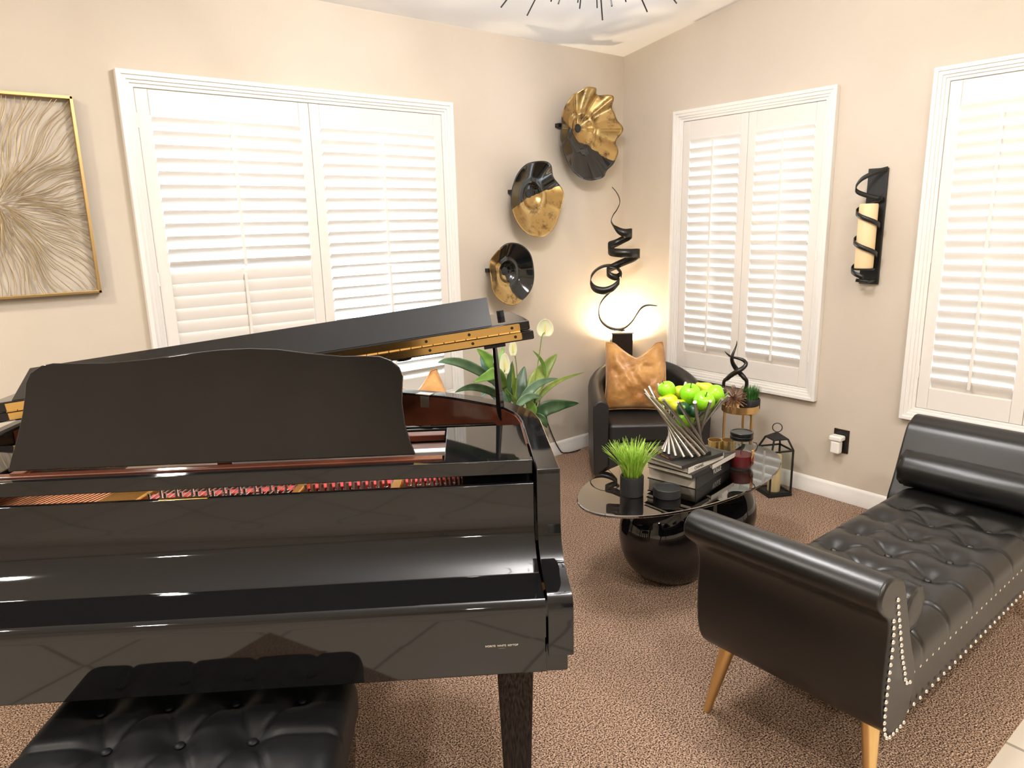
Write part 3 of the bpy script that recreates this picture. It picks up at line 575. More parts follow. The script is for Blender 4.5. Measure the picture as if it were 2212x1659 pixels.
# ------------------------------------------------------------------ tufted daybed bench
db = thing('tufted_bench', 'long black leather tufted bench with rolled arms and silver nailheads', 'bench', (-1.24,-2.34,0))
YF, YB = -.25, .255                                     # front (nailhead) and back in local y; local x from the middle
arm_c = [(-.575,.205),(-.63,.222),(-.672,.265),(-.690,.33),(-.695,.42),(-.693,.50),(-.705,.555),(-.738,.585),(-.765,.610),(-.768,.640),(-.748,.665),(-.715,.673),(-.684,.662),(-.645,.640),(-.612,.57),(-.584,.50),(-.553,.43),(-.532,.390),(-.520,.350),(-.520,.31),(-.532,.25)]
def arm(sgn):
    c = [(v.x*sgn, v.y) for v in catmull([(x,z,0) for x,z in arm_c], 4)]
    mb = MB(); mb.prism(c, lambda x,z,y: (x,y,z), YF-.012, YB+.015)
    o = mb.build('rolled_arm', M['leather2'], db, ang=40, bevel=.02, seg=5); return o
arms = [arm(1), arm(-1)]
mb = MB(); mb.box((-.60,YF+.004,.205),(.60,YB,.345)); mb.build('seat_rail', M['leather2'], db, bevel=.012, seg=3)
sb = [(-.15+.165*i, .140) for i in range(-2,5)] + [(-.075+.165*i, .005) for i in range(-3,4)] + [(-.14+.165*i, -.135) for i in range(-2,5)]
sb = [b for b in sb if -.5 < b[0] < .47]
sl = [(a,b) for i,a in enumerate(sb) for b in sb[i+1:] if .1 < math.hypot(a[0]-b[0],a[1]-b[1]) < .185 and abs(a[1]-b[1]) > .05]
sl += [(b, (b[0]+.01, YF)) for b in sb if b[1] < -.1] + [(b, (b[0]-.01, YB)) for b in sb if b[1] > .1]
mb = MB(); fns = tuft(mb, -.60, .60, YF-.004, YB-.02, .428, .335, sb, 270, 120, .030, .030, .07, .06, sl); st = mb.build('seat_cushion', M['leather2'], db, ang=60)
for b in sb:
    mb = MB(); mb.ball((0,0,0), .011, 14, 8, (1,1,.55)); o = mb.build('button', M['leather2'], st); z = fns((b[0]+.6)/1.2, (b[1]-YF+.004)/(YB-.016-YF))[2]; o.location = (b[0],b[1],z+.004)
def bolster(x, z, r):
    b = thing('bolster', 'BOLSTER', 'cushion', (-1.24+x,-2.34,z), 0, 'bolsters on the tufted bench')
    mb = MB(); pr = [(.0001,-.232),(r*.55,-.231),(r*.9,-.226),(r,-.205),(r*1.02,0),(r,.205),(r*.9,.226),(r*.55,.231),(.0001,.232)]
    pr = [(v.x,v.y) for v in catmull([(a,c,0) for a,c in pr], 3)]; pr = [(max(a,.0001),c) for a,c in pr]
    rs = random.Random(int(1e3*z))
    n = 40; vs = []; k = len(pr)
    for i in range(n):
        a = 2*PI*i/n
        for q, (rr, y) in enumerate(pr):
            g = 1 + .03*noise.noise((math.cos(a)*3, math.sin(a)*3, y*9)) + (.035*math.sin(a*9) if abs(y) > .222 and rr > r*.2 else 0)
            vs.append((rr*g*math.cos(a), y, rr*g*math.sin(a)))
    mb.add(vs, [(i*k+j, ((i+1)%n)*k+j, ((i+1)%n)*k+j+1, i*k+j+1) for i in range(n) for j in range(k-1)]); mb.build('bolster_cover', M['leather'], b, ang=70)
    for y in (-.222,.222):
        mb = MB(); mb.tube([(r*.93*math.cos(2*PI*i/30), y, r*.93*math.sin(2*PI*i/30)) for i in range(30)], .0035, 6, True); mb.build('piping', M['leather'], b)
    return b
b1 = bolster(.552, .500, .068); b1['label'] = 'black leather bolster on the bench end nearest the right wall'
b2 = bolster(-.474, .489, .060); b2['label'] = 'black leather bolster tucked against the bench arm nearest the camera'
for x, y, dx, dy in ((-.60,-.20,-.045,-.035),(-.60,.215,-.045,.035),(.60,-.20,.045,-.035),(.60,.215,.045,.035)):
    mb = MB(); mb.tube([(x,y,.215),(x+dx*.1,y+dy*.1,.20),(x+dx,y+dy,.0)], [.023,.022,.011], 16); mb.build('leg', M['gold'], db)
nl = []
for i in range(30): nl.append((-.555+.0385*i, YF-.001, .230, 'f'))
for i in range(30): nl.append((-.545+.038*i, YF-.001, .338, 'f'))
oc = catmull([(-.565,.228,0),(-.62,.226,0),(-.66,.234,0),(-.682,.28,0),(-.686,.36,0),(-.684,.44,0),(-.684,.51,0),(-.694,.565,0)], 4)
ic = catmull([(-.535,.340,0),(-.560,.338,0),(-.583,.352,0),(-.597,.388,0),(-.618,.43,0),(-.644,.50,0),(-.668,.565,0),(-.684,.615,0)], 4)
def resample(P, st):
    out = [P[0]]; acc = 0
    for a, b in zip(P, P[1:]):
        L = (b-a).length; 
        while acc + L >= st:
            t = (st-acc)/L; a = a + (b-a)*t; out.append(a.copy()); L = (b-a).length; acc = 0
        acc += L
    return out
arcs = [(v.x, YF-.013, v.y) for v in resample(oc, .0195)] + [(v.x, YF-.013, v.y) for v in resample(ic, .0205)[1:]]
nm = MB(); nm.lathe([(.0001,.0045),(.003,.004),(.0052,.002),(.0058,0),(.0001,0)][::-1], n=12)
nail0 = nm.build('nailhead', M['nail'], db); pts = [(x,y,z) for x,y,z,_ in nl] + arcs
nail0.rotation_euler = (R(90),0,0); nail0.location = pts[0]
for q in pts[1:100]:
    o = nail0.copy(); C.objects.link(o); o.location = q
rest = MB()
for x, y, z in [(-x,y,z) for x,y,z in arcs] + pts[100:]:
    rest.ball((x,y,z), .0055, 10, 6, (1,.6,1))
o = rest.build('nailhead_row', M['nail'], db); o['kind'] = 'stuff'

# ------------------------------------------------------------------ oval coffee table
TZ = .43; tc = (-1.228,-1.488)
tb_ = thing('coffee_table', 'oval smoked glass coffee table on a black sculpted pebble base', 'table', (tc[0],tc[1],0), R(-1))
mb = MB(); e = [(1-.006,-.012),(1,-.008),(1,-.003),(1-.006,0)]
n = 96; vs = []
for i in range(n):
    a = 2*PI*i/n
    for f, z in e: vs.append((.556*math.cos(a)*f, .269*math.sin(a)*f, TZ+z))
mb.add(vs, [(i*4+j, ((i+1)%n)*4+j, ((i+1)%n)*4+j+1, i*4+j+1) for i in range(n) for j in range(3)] + [tuple(i*4 for i in range(n))[::-1], tuple(i*4+3 for i in range(n))])
mb.build('glass_top', M['smoke'], tb_, ang=12)
def lobe(sec, n=36):                                    # lofted sections (cx, cy, z, rx, ry)
    mb = MB(); S = [catmull([(c[0],c[1],c[2]) for c in sec], 6), catmull([(c[3],c[4],0) for c in sec], 6)]; m = len(S[0]); vs = []
    for (c, r) in zip(*S):
        for k in range(n):
            a = 2*PI*k/n; vs.append((c.x+max(r.x,.002)*math.cos(a), c.y+max(r.y,.002)*math.sin(a), c.z))
    mb.add(vs, [(i*n+k, i*n+(k+1)%n, (i+1)*n+(k+1)%n, (i+1)*n+k) for i in range(m-1) for k in range(n)] + [tuple(range(n))[::-1], tuple((m-1)*n+k for k in range(n))]); return mb
lobe([(-.03,.01,.0,.10,.09),(-.055,.01,.02,.145,.12),(-.09,.01,.09,.185,.15),(-.115,.01,.19,.20,.16),(-.12,.01,.28,.19,.155),(-.11,.01,.35,.16,.135),(-.09,.01,.395,.12,.11),(-.08,.01,.4175,.085,.08)]).build('pedestal_base', M['piano'], tb_, ang=60)
lobe([(.10,.0,.0,.10,.09),(.13,-.01,.02,.13,.12),(.17,-.02,.10,.15,.14),(.20,-.03,.20,.16,.15),(.205,-.03,.28,.15,.14),(.19,-.03,.35,.12,.115),(.17,-.02,.395,.085,.08),(.16,-.02,.4175,.05,.05)]).build('pedestal_lobe', M['piano'], tb_, ang=60)

# ------------------------------------------------------------------ books
ra = R(10)
def book(corner, ang, L_, W_, z, h, cm, label, spine=None, name='book', pm='paper'):
    b = thing(name, label, 'book', (corner[0],corner[1],z), ang, 'books stacked on the coffee table')
    c = .0022
    mb = MB(); mb.box((0,0,0),(L_,W_,c)); mb.box((0,0,h-c),(L_,W_,h)); mb.box((0,0,0),(L_,c*1.3,h)); mb.build('cover', M[spine or cm] if False else M[cm], b, bevel=.0008)
    mb = MB(); mb.box((.004,c*1.2,c),(L_-.004,W_-.005,h-c)); mb.build('page_block', M[pm], b, smooth=False)
    if spine:
        mb = MB(); mb.box((0,-.0006,0),(L_,.0012,h)); mb.build('spine', M[spine], b, bevel=.0004)
    return b
z = TZ
bkA = book((-1.333,-1.619), ra, .315, .215, z, .056, 'bkdark', 'thickest book, lowest of the stack, dark jacket with white lettering'); z += .056
text_obj('VOGUE', 'spine_lettering', M['inkw'], Matrix.Translation((.185,-.0004,.030)) @ Matrix.Rotation(R(90),4,'X') @ Matrix.Diagonal((.62,1,1,1)), .036, bkA)
bkB = book((-1.372,-1.630), R(6), .132, .205, z, .018, 'bkdark', 'small dark book jutting out towards the grass pot, on the thickest book'); 
bkB2 = book((-1.224,-1.614), R(8), .20, .19, z, .018, 'bkgrey', 'white-spined book squeezed between the thickest book and the lettered one', 'bkwhite'); z += .018
bkC = book((-1.376,-1.612), R(4), .255, .195, z, .023, 'bkgrey', 'white-spined book with black capital letters on its spine', 'bkwhite'); z += .023
text_obj('CHANEL', 'spine_lettering', M['ink'], Matrix.Translation((.075,-.001,.0115)) @ Matrix.Rotation(R(90),4,'X'), .017, bkC)
bkD = book((-1.403,-1.604), R(-2), .25, .19, z, .014, 'bkgrey', 'plain charcoal book second from the top of the stack'); z += .014
bkE = book((-1.392,-1.545), R(-15), .19, .15, z, .012, 'bkdark', 'smallest book, topmost of the stack, directly under the fruit bowl', None, 'book', 'paperlabel'); z += .012
BZ = z
# ------------------------------------------------------------------ rod bowl and fruit
bc = (-1.290,-1.525)
bw = thing('rod_fruit_bowl', 'twisted brushed steel rod fruit bowl standing on the book stack', 'bowl', (bc[0],bc[1],BZ))
NR = 17; tw = R(-116); H_ = .246; rb, rt = .086, .163
for i in range(NR):
    a = 2*PI*i/NR + .1
    p0 = Vector((rb*math.cos(a), rb*math.sin(a), .006)); p1 = Vector((rt*math.cos(a+tw), rt*math.sin(a+tw), H_))
    mb = MB(); mb.tube([p0,p1], .0066, 12); mb.build('rod', M['brushed'], bw)
fr = {}
def fruit(kind, pos, rot, label, cat, r=.038):
    t = thing({'a':'apple','p':'pear','l':'lime'}[kind], label, cat, pos, rot[2], {'a':'green apples in the bowl','p':'pears in the bowl','l':'limes in the bowl'}[kind])
    t.rotation_euler = rot
    if kind == 'a':
        pr = [(.0001,-.86),(.25,-.93),(.55,-.85),(.85,-.45),(1.0,.05),(.95,.45),(.72,.80),(.42,.93),(.2,.88),(.08,.74),(.0001,.68)]
        mb = MB(); mb.lathe([(max(v.x,.0001)*r, v.y*r) for v in catmull([(a,c,0) for a,c in pr], 3)], n=28); mb.build('flesh', M['apple'], t, ang=80)
        mb = MB(); mb.tube([(0,0,.66*r),(.02*r,0,.95*r),(.16*r,.05*r,1.2*r)], [.0012,.0013,.0018], 6); mb.build('stem', M['stemb'], t)
    elif kind == 'p':
        pr = [(.0001,-.95),(.35,-.93),(.75,-.7),(.95,-.2),(.85,.3),(.58,.8),(.40,1.15),(.30,1.42),(.14,1.55),(.0001,1.55)]
        mb = MB(); mb.lathe([(max(v.x,.0001)*r, v.y*r) for v in catmull([(a,c,0) for a,c in pr], 3)], n=24); mb.build('flesh', M['pear'], t, ang=80)
        mb = MB(); mb.tube([(0,0,1.5*r),(.05*r,0,1.8*r),(.2*r,0,2.05*r)], [.0016,.0016,.002], 6); mb.build('stem', M['stemb'], t)
    else:
        pr = [(.0001,-1.15),(.22,-1.05),(.6,-.8),(.9,-.35),(.95,.1),(.82,.55),(.5,.9),(.2,1.08),(.0001,1.1)]
        mb = MB(); mb.lathe([(max(v.x,.0001)*r, v.y*r) for v in catmull([(a,c,0) for a,c in pr], 3)], n=24); mb.build('flesh', M['lime'], t, ang=80)
        mb = MB(); mb.lathe([(.0001,0),(.006,.001),(.0001,.003)], (0,0,1.06*r), 10); mb.build('stem_scar', M['leaf1'], t)
F_ = {k: (v[0], v[1], v[2]-.010) for k, v in FRUIT.items()}
fruit('a', F_['a1'], (R(-20),R(-22),0), 'green apple at the upper left of the bowl, beside the pillow', 'apple', .036)
fruit('a', F_['a2'], (R(15),R(-18),0), 'green apple on top in the middle of the fruit heap', 'apple', .041)
fruit('a', F_['a3'], (R(28),R(-24),0), 'green apple nearest the camera, low at the right front of the bowl', 'apple', .041)
fruit('a', (-1.203,-1.597,.786), (R(20),R(70),R(-30)), 'pale green apple lying on its side at the right end of the bowl', 'apple', .037)
fruit('p', (F_['pearL'][0]+.03,F_['pearL'][1]+.0,F_['pearL'][2]-.005), (R(-75),R(20),R(62)), 'yellow-green pear pointing left at the left rim of the bowl', 'pear', .032)
fruit('p', F_['yl'], (R(70),R(0),R(75)), 'yellow pear at the left front, above the dark lime', 'pear', .030)
fruit('p', (-1.174,-1.535,.792), (R(-15),R(-62),R(-30)), 'yellow pear at the back right with its stem up', 'pear', .030)
fruit('p', (-1.228,-1.452,.772), (R(60),R(40),0), 'yellow pear half hidden behind the two left apples', 'pear', .032)
fruit('l', F_['lime1'], (R(62),R(-20),R(-38)), 'dark green lime at the left front of the bowl', 'lime', .027)
fruit('l', F_['lime2'], (R(80),R(10),R(-20)), 'dark green lime under the middle front rods of the bowl', 'lime', .026)
fruit('a', (bc[0]+.0,bc[1]+.0,.685), (0,0,0), 'green apple deep in the bowl, under the other fruit', 'apple', .036)
fruit('l', (bc[0]+.05,bc[1]+.04,.735), (R(80),0,0), 'dark green lime buried at the back under the apples', 'lime', .026)
# ------------------------------------------------------------------ other things on the table
def grass_pot(name, pos, r, h, n, gh, gm, label, lean=.45, seed=1, w=.0016):
    t = thing(name, label, 'plant', pos)
    mb = MB(); mb.lathe([(.0001,0),(r*.93,0),(r*.98,.003),(r,h*.5),(r,h-.003),(r*.97,h),(r*.88,h),(r*.86,h-.012),(.0001,h-.012)], n=36); mb.build('pot', M['potblack'], t)
    rs = random.Random(seed); mb = MB()
    for i in range(n):
        a = rs.uniform(0,2*PI); q = math.sqrt(rs.random())*r*.75; L_ = gh*rs.uniform(.65,1.05); ln = lean*(.25+q/r)*rs.uniform(.2,1.5); b = a + rs.uniform(-.6,.6)
        P = []; 
        for k in range(6):
            s = k/5; P.append(Vector((q*math.cos(a)+math.cos(b)*L_*ln*s**1.7, q*math.sin(a)+math.sin(b)*L_*ln*s**1.7, h-.013+L_*(s-.22*ln*s*s))))
        sd = Vector((-math.sin(b), math.cos(b), 0)); vs = []
        for k, p in enumerate(P):
            ww = w*(1-.85*(k/5)**1.5); vs += [p-sd*ww, p+sd*ww]
        mb.add(vs, [(2*k,2*k+1,2*k+3,2*k+2) for k in range(5)])
    g = mb.build('grass_blades', M[gm], t, solid=.0006); g['kind'] = 'stuff'; return t
grass_pot('potted_grass', (-1.552,-1.484,TZ+.0005), .045, .078, 330, .15, 'grass', 'bright green artificial grass in a matte black pot on the coffee table', .5, 4, .0019)
pk = thing('round_tin', 'low round black tin with recessed lid on the glass table in front of the books', 'tin', (-1.462,-1.582,TZ+.0005))
mb = MB(); mb.lathe([(.0001,0),(.050,0),(.052,.003),(.052,.023),(.0001,.023)], n=40); mb.build('body', M['potblack'], pk)
mb = MB(); mb.lathe([(.0001,.0232),(.0522,.0232),(.0525,.033),(.050,.035),(.043,.035),(.041,.0325),(.0001,.0325)], n=40); mb.build('lid', M['rubber'], pk)
jc = (-.985,-1.585,TZ+.0005); j = thing('jar_candle', 'glass jar candle with maroon wax and black lid on the coffee table', 'candle', jc)
mb = MB(); pr = [(.0001,.004),(.045,.004),(.049,.012),(.0505,.03),(.0505,.088),(.048,.102),(.0425,.112),(.041,.118),(.041,.124),(.0445,.124),(.0455,.116),(.0475,.108),(.053,.09),(.0535,.03),(.052,.008),(.047,.0),(.0001,0)]
mb.lathe(pr, n=40); mb.build('glass', M['clear'], j)
mb = MB(); mb.lathe([(.0001,.0055),(.043,.0055),(.0475,.012),(.0495,.03),(.0495,.058),(.0001,.056)], n=40); mb.build('wax', M['wax'], j)
mb = MB(); mb.tube([(0,0,.055),(.001,0,.072)], .0012, 6); mb.build('wick', M['stemb'], j)
mb = MB(); mb.lathe([(.0001,.125),(.045,.125),(.047,.128),(.047,.138),(.0445,.140),(.0445,.143),(.047,.145),(.047,.155),(.045,.157),(.041,.157),(.040,.1545),(.0001,.154)], n=40); mb.build('lid', M['satin'], j)
mb = MB(); mb.grid(lambda u,v: (.0538*math.cos(R(-95+62*u)), .0538*math.sin(R(-95+62*u)), .022+.066*v), 10, 4); mb.build('label_sticker', M['paperlabel'], j, solid=.0006)
mb = MB(); a = R(-50); cs, sn = math.cos(a), math.sin(a); mb.tube([(cs*rr, sn*rr, zz) for rr, zz in ((.047,.112),(.060,.108),(.066,.095),(.062,.078),(.054,.07))], .0018, 8); mb.build('wire_handle', M['blackmetal'], j)
for (x, y, lb) in ((-.925,-1.415,'gold glass votive cup behind the books, left of the jar candle'),(-.885,-1.455,'gold glass votive cup half hidden behind the jar candle')):
    v = thing('votive_cup', lb, 'cup', (x,y,TZ+.0005), 0, 'gold votive cups on the coffee table')
    mb = MB(); mb.lathe([(.0001,0),(.028,0),(.031,.004),(.032,.068),(.030,.068),(.029,.006),(.0001,.005)], n=28); mb.build('cup_wall', M['goldglass'], v)

# ------------------------------------------------------------------ tub armchair
CHA = R(-38.3)
tchair = thing('tub_armchair', 'black leather tub armchair holding a gold pillow in the room corner', 'armchair', (-.362,-.515,0), CHA, 'black tub armchairs')
Uc = catmull([(-.285,-.27,0),(-.288,-.12,0),(-.275,.03,0),(-.215,.155,0),(-.115,.215,0),(0,.230,0),(.115,.215,0),(.215,.155,0),(.275,.03,0),(.288,-.12,0),(.285,-.27,0)], 5)
mb = MB(); n = len(Uc); th = .045; prof_n = 14; vs = []
for i, c in enumerate(Uc):
    t = (Uc[min(i+1,n-1)]-Uc[max(i-1,0)]).normalized(); nrm = Vector((t.y,-t.x,0)); nrm = -nrm   # outward
    s = i/(n-1); hb = .485 + .145*math.sin(PI*s)**1.3
    row = []
    for (o, z) in ((-.030,.045),(-.036,.12),(-.038,.25),(-.040,hb-.06)): row.append((o*-1*1.0+.0, z))
    arc = [(.045*math.cos(a), hb-.045+.045*math.sin(a)) for a in [PI*k/8 for k in range(9)]]
    prof = [(.036,.045),(.041,.15),(.045,hb-.10)] + arc + [(-.045,hb-.10),(-.045,.20),(-.045,.10)]
    vs += [tuple(c + nrm*o + Vector((0,0,z))) for o, z in prof]
k = 15
mb.add(vs, [(i*k+q, (i+1)*k+q, (i+1)*k+(q+1)%k, i*k+(q+1)%k) for i in range(n-1) for q in range(k)] + [tuple(range(k)), tuple((n-1)*k+q for q in range(k))[::-1]])
mb.build('shell', M['chairleather'], tchair, ang=50, bevel=.01, seg=3)
mb = MB()
pl_ = [(-.238,-.285),(.238,-.285),(.24,-.05),(.21,.07),(.14,.15),(.05,.182),(-.05,.182),(-.14,.15),(-.21,.07),(-.24,-.05)]
mb.prism(pl_, lambda p,q,a: (p,q,a), .245, .352); mb.build('seat_cushion', M['chairleather'], tchair, bevel=.022, seg=4, ang=60)
mb = MB(); mb.box((-.24,-.265,.045),(.24,.12,.242)); mb.build('front_panel', M['chairleather'], tchair, bevel=.008)
for x, y in ((-.24,-.22),(.24,-.22),(-.18,.14),(.18,.14)):
    mb = MB(); mb.tube([(x,y,.055),(x,y,0)], [.022,.016], 12); mb.build('leg', M['satin'], tchair)
c2 = copy_tree(tchair); c2.location = (-1.80,-.50,0); c2.rotation_euler = (0,0,R(6)); c2['label'] = 'black tub armchair hidden behind the piano under the wide window'
def pillow(loc, rot, label, W_=.36, H_=.37, seed=0):
    t = thing('velvet_pillow', label, 'pillow', loc, 0, 'copper velvet pillows'); t.rotation_euler = rot
    mb = MB(); n = 44
    def outline(u, v):                                  # u,v in -1..1 -> x,z with pointed corners and chopped top
        x = u*W_/2*(1 - .07*(1-v*v)*abs(u)**3) ; z = v*H_/2*(1 - .05*(1-u*u))
        if v > 0: z -= .085*v**1.6*max(0, 1-(abs(u-.02)/.75)**1.25)
        x -= .030*max(0,u)*max(0, v)**2 + .012*min(0,u)*max(0, v)**2
        if v < 0: x *= 1 + .05*(-v)**2
        return x, z
    def surf(sg):
        def fn(a, b):
            u, v = 2*a-1, 2*b-1; x, z = outline(u, v)
            d = ((1-u**2)*(1-v**2))**.5 * .088
            if v > -.2: d *= 1 - .35*math.exp(-((u-.02)/.13)**2)*max(0, v)**1
            d += .020*noise.noise((u*2.6+seed, v*2.6, sg*3))*(1-u**4)*(1-v**4) + .010*abs(noise.noise((u*5+seed, v*3.5, sg*7)))*(1-u**4)*(1-v**4)
            d += .009*math.sin(7*u+5*v+3*noise.noise((u*2,v*2,seed)))*(1-u**2)*(1-v**2)
            return (x, sg*d, z)
        return fn
    mb.grid(surf(-1), n, n); mb.grid(surf(1), n, n); mb.build('pillow_cover', M['velvet'], t, ang=80, sub=1)
    ed = [outline(u, v) for u, v in [(-1+2*i/24,-1) for i in range(24)] + [(1,-1+2*i/24) for i in range(24)] + [(1-2*i/24,1) for i in range(24)] + [(-1,1-2*i/24) for i in range(24)]]
    mb = MB(); mb.tube([(x,0,z) for x, z in ed], .0035, 6, True); mb.build('piping', M['velvet'], t); return t
pillow((-.395,-.485,.562), (R(-14),R(0),R(-45)), 'chopped copper velvet pillow sitting upright in the corner armchair', .37, .40)
pillow((-1.845,-.44,.59), (R(-16),R(0),R(6)), 'copper velvet pillow whose tip peeks up behind the piano', .36, .40, 5)

# ------------------------------------------------------------------ pedestal, ribbon sculpture, accent lamp
pd = thing('pedestal', 'tall square black pedestal in the corner behind the armchair', 'pedestal', (-.185,-.175,0), R(-40))
mb = MB(); mb.box((-.064,-.064,0),(.064,.064,.765)); mb.build('column', M['satin'], pd, bevel=.003)
mb = MB(); mb.box((-.07,-.07,.7655),(.07,.07,.775)); mb.build('top_plate', M['steel'], pd, bevel=.002)
rbn = thing('ribbon_sculpture', 'tall dark bronze spiral ribbon sculpture on the corner pedestal', 'sculpture', (-.185,-.175,.776))
P = catmull([r[0] for r in RIB], 6); Wd = lerpv([r[1] for r in RIB], 6); Kd = lerpv([r[2] for r in RIB], 6); vd = Vector((.80,.60,0))
vs = []
for p, w_, k_ in zip(P, Wd, Kd):
    k_ = max(k_,.42); d = (Vector((0,0,1))*k_ + (vd*1.6)*(1-k_)); d = d.normalized(); vs += [p-d*w_-Vector(rbn.location), p+d*w_-Vector(rbn.location)]
mb = MB(); mb.add(vs, [(2*i,2*i+1,2*i+3,2*i+2) for i in range(len(P)-1)]); mb.build('ribbon', M['ribbon'], rbn, solid=.004, ang=60)
mb = MB(); mb.obox((.02,.015,.002),(.03,.03,.006)); mb.build('foot', M['satin'], rbn)
lm = thing('corner_uplight', 'slim uplight washing the corner walls behind the pedestal', 'lamp', (-.068,-.068,0))
mb = MB(); mb.lathe([(.0001,0),(.045,0),(.045,.012),(.009,.018),(.009,.60),(.0001,.60)], n=24); mb.build('stand', M['satin'], lm)
mb = MB(); mb.lathe([(.0001,.60),(.022,.60),(.045,.675),(.043,.675),(.020,.61),(.0001,.608)], n=28); mb.build('lamp_bowl', M['satin'], lm)
mb = MB(); mb.ball((0,0,.638), .012, 14, 8); mb.build('bulb', M['bulb'], lm)
up = light('uplight_beam', 'SPOT', (0,0,.668), LAMPW, (1,.80,.54), .025, (PI,0,0), lm); up.data.spot_size = R(165); up.data.spot_blend = .5

# ------------------------------------------------------------------ gold side table with its things
SX, SY = -.262,-1.105; s_ = thing('side_table', 'small round gold side table with thin legs between armchair and lantern', 'table', (SX,SY,0))
mb = MB(); mb.lathe([(.0001,.448),(.094,.448),(.097,.451),(.097,.487),(.094,.487),(.092,.462),(.0001,.462)], n=48); mb.build('tray_top', M['gold'], s_)
for k in range(3):
    a = R(20+120*k); c_, q_ = math.cos(a), math.sin(a); mb = MB(); mb.obox((c_*.082,q_*.082,.224),(.012,.012,.448),(0,0,a)); mb.build('leg', M['gold'], s_, bevel=.002)
mb = MB()
for k in range(3):
    a = R(20+120*k); mb.tube([(0,0,.44),(math.cos(a)*.08,math.sin(a)*.08,.44)], .005, 8)
mb.build('stretcher', M['gold'], s_)
hs = thing('horn_sculpture', 'pair of entwined black horns standing upright on the gold side table', 'sculpture', (-.275,-1.075,.463))
for h in HORN:
    q = [(Vector(p)-Vector(hs.location), r) for p, r in h]; b0 = q[0][0].copy(); b0.z = .0; b0.x *= .6; b0.y *= .6
    q = [(b0, q[0][1]*1.1)] + q
    mb = MB(); mb.tube(catmull([a for a,_ in q], 6), lerpv([b for _,b in q], 6), 14); mb.build('horn', M['ribbon'], hs, ang=70)
grass_pot('grass_bowl', (-.232,-1.148,.463), .048, .055, 260, .085, 'dkgrass', 'dark green grass in a low black pot on the gold side table', .22, 9, .0016)
bb = thing('branch_ball', 'spiky brown twig ball on the gold side table beside the horns', 'ornament', (-.335,-1.108,.530))
rs = random.Random(12); mb = MB()
for i in range(90):
    z_ = 1-2*(i+.5)/90; a = i*2.39996; r_ = math.sqrt(1-z_*z_); d = Vector((r_*math.cos(a), r_*math.sin(a), z_)); e_ = Vector((rs.uniform(-1,1),rs.uniform(-1,1),rs.uniform(-1,1)))*.016
    L_ = .066
    mb.tube([d*.006, d*L_*.55+e_*.5, d*L_+e_], [.0016,.0015,.0022], 5)
o = mb.build('twigs', M['twig'], bb); o['kind'] = 'stuff'

# ------------------------------------------------------------------ lantern
ln = thing('lantern', 'black metal lantern with ring handle on the carpet by the right wall', 'lantern', (-.160,-1.268,0), R(-27))
h = .062; mb = MB(); mb.box((-h-.006,-h-.006,0),(h+.006,h+.006,.014)); mb.build('base', M['blackmetal'], ln, bevel=.001)
mb = MB(); T = .008
for x in (-1,1):
    for y in (-1,1):
        mb.box((x*h-T/2,y*h-T/2,.014),(x*h+T/2,y*h+T/2,.258)); mb.tube([(x*h,y*h,.256),(x*.040,y*.040,.312)], .0052, 4)
for zz in (.252,.018):
    for s in (-1,1): mb.box((-h,s*h-T/2,zz-T/2),(h,s*h+T/2,zz+T/2)); mb.box((s*h-T/2,-h,zz-T/2),(s*h+T/2,h,zz+T/2))
mb.build('frame', M['blackmetal'], ln, smooth=False)
mb = MB(); q = .043; vs = [(-q,-q,.308),(q,-q,.308),(q,q,.308),(-q,q,.308),(-q,-q,.314),(q,-q,.314),(q,q,.314),(-q,q,.314),(0,0,.346)]
mb.add(vs, [(3,2,1,0),(0,1,5,4),(1,2,6,5),(2,3,7,6),(3,0,4,7),(4,5,8),(5,6,8),(6,7,8),(7,4,8)]); mb.build('roof_cap', M['blackmetal'], ln, smooth=False)
mb = MB(); ca = R(146.5); mb.tube([(.024*math.cos(2*PI*i/28)*math.cos(ca), .024*math.cos(2*PI*i/28)*math.sin(ca), .368+.024*math.sin(2*PI*i/28)) for i in range(28)], .0026, 8, True); mb.build('ring_handle', M['blackmetal'], ln)
mb = MB()
for s in (-1,1): mb.box((-h+.005,s*h-.001,.022),(h-.005,s*h+.001,.246)); mb.box((s*h-.001,-h+.005,.022),(s*h+.001,h-.005,.246))
mb.build('glass_pane', M['clear'], ln, smooth=False)
cd = thing('pillar_candle', 'cream pillar candle standing inside the black floor lantern', 'candle', (-.160,-1.268,.0145))
mb = MB(); mb.lathe([(.0001,0),(.032,0),(.033,.003),(.033,.198),(.030,.203),(.024,.200),(.0001,.197)], n=32); mb.build('wax', M['cream'], cd)
mb = MB(); mb.tube([(0,0,.196),(.001,0,.212)], .0014, 6); mb.build('wick', M['stemb'], cd)

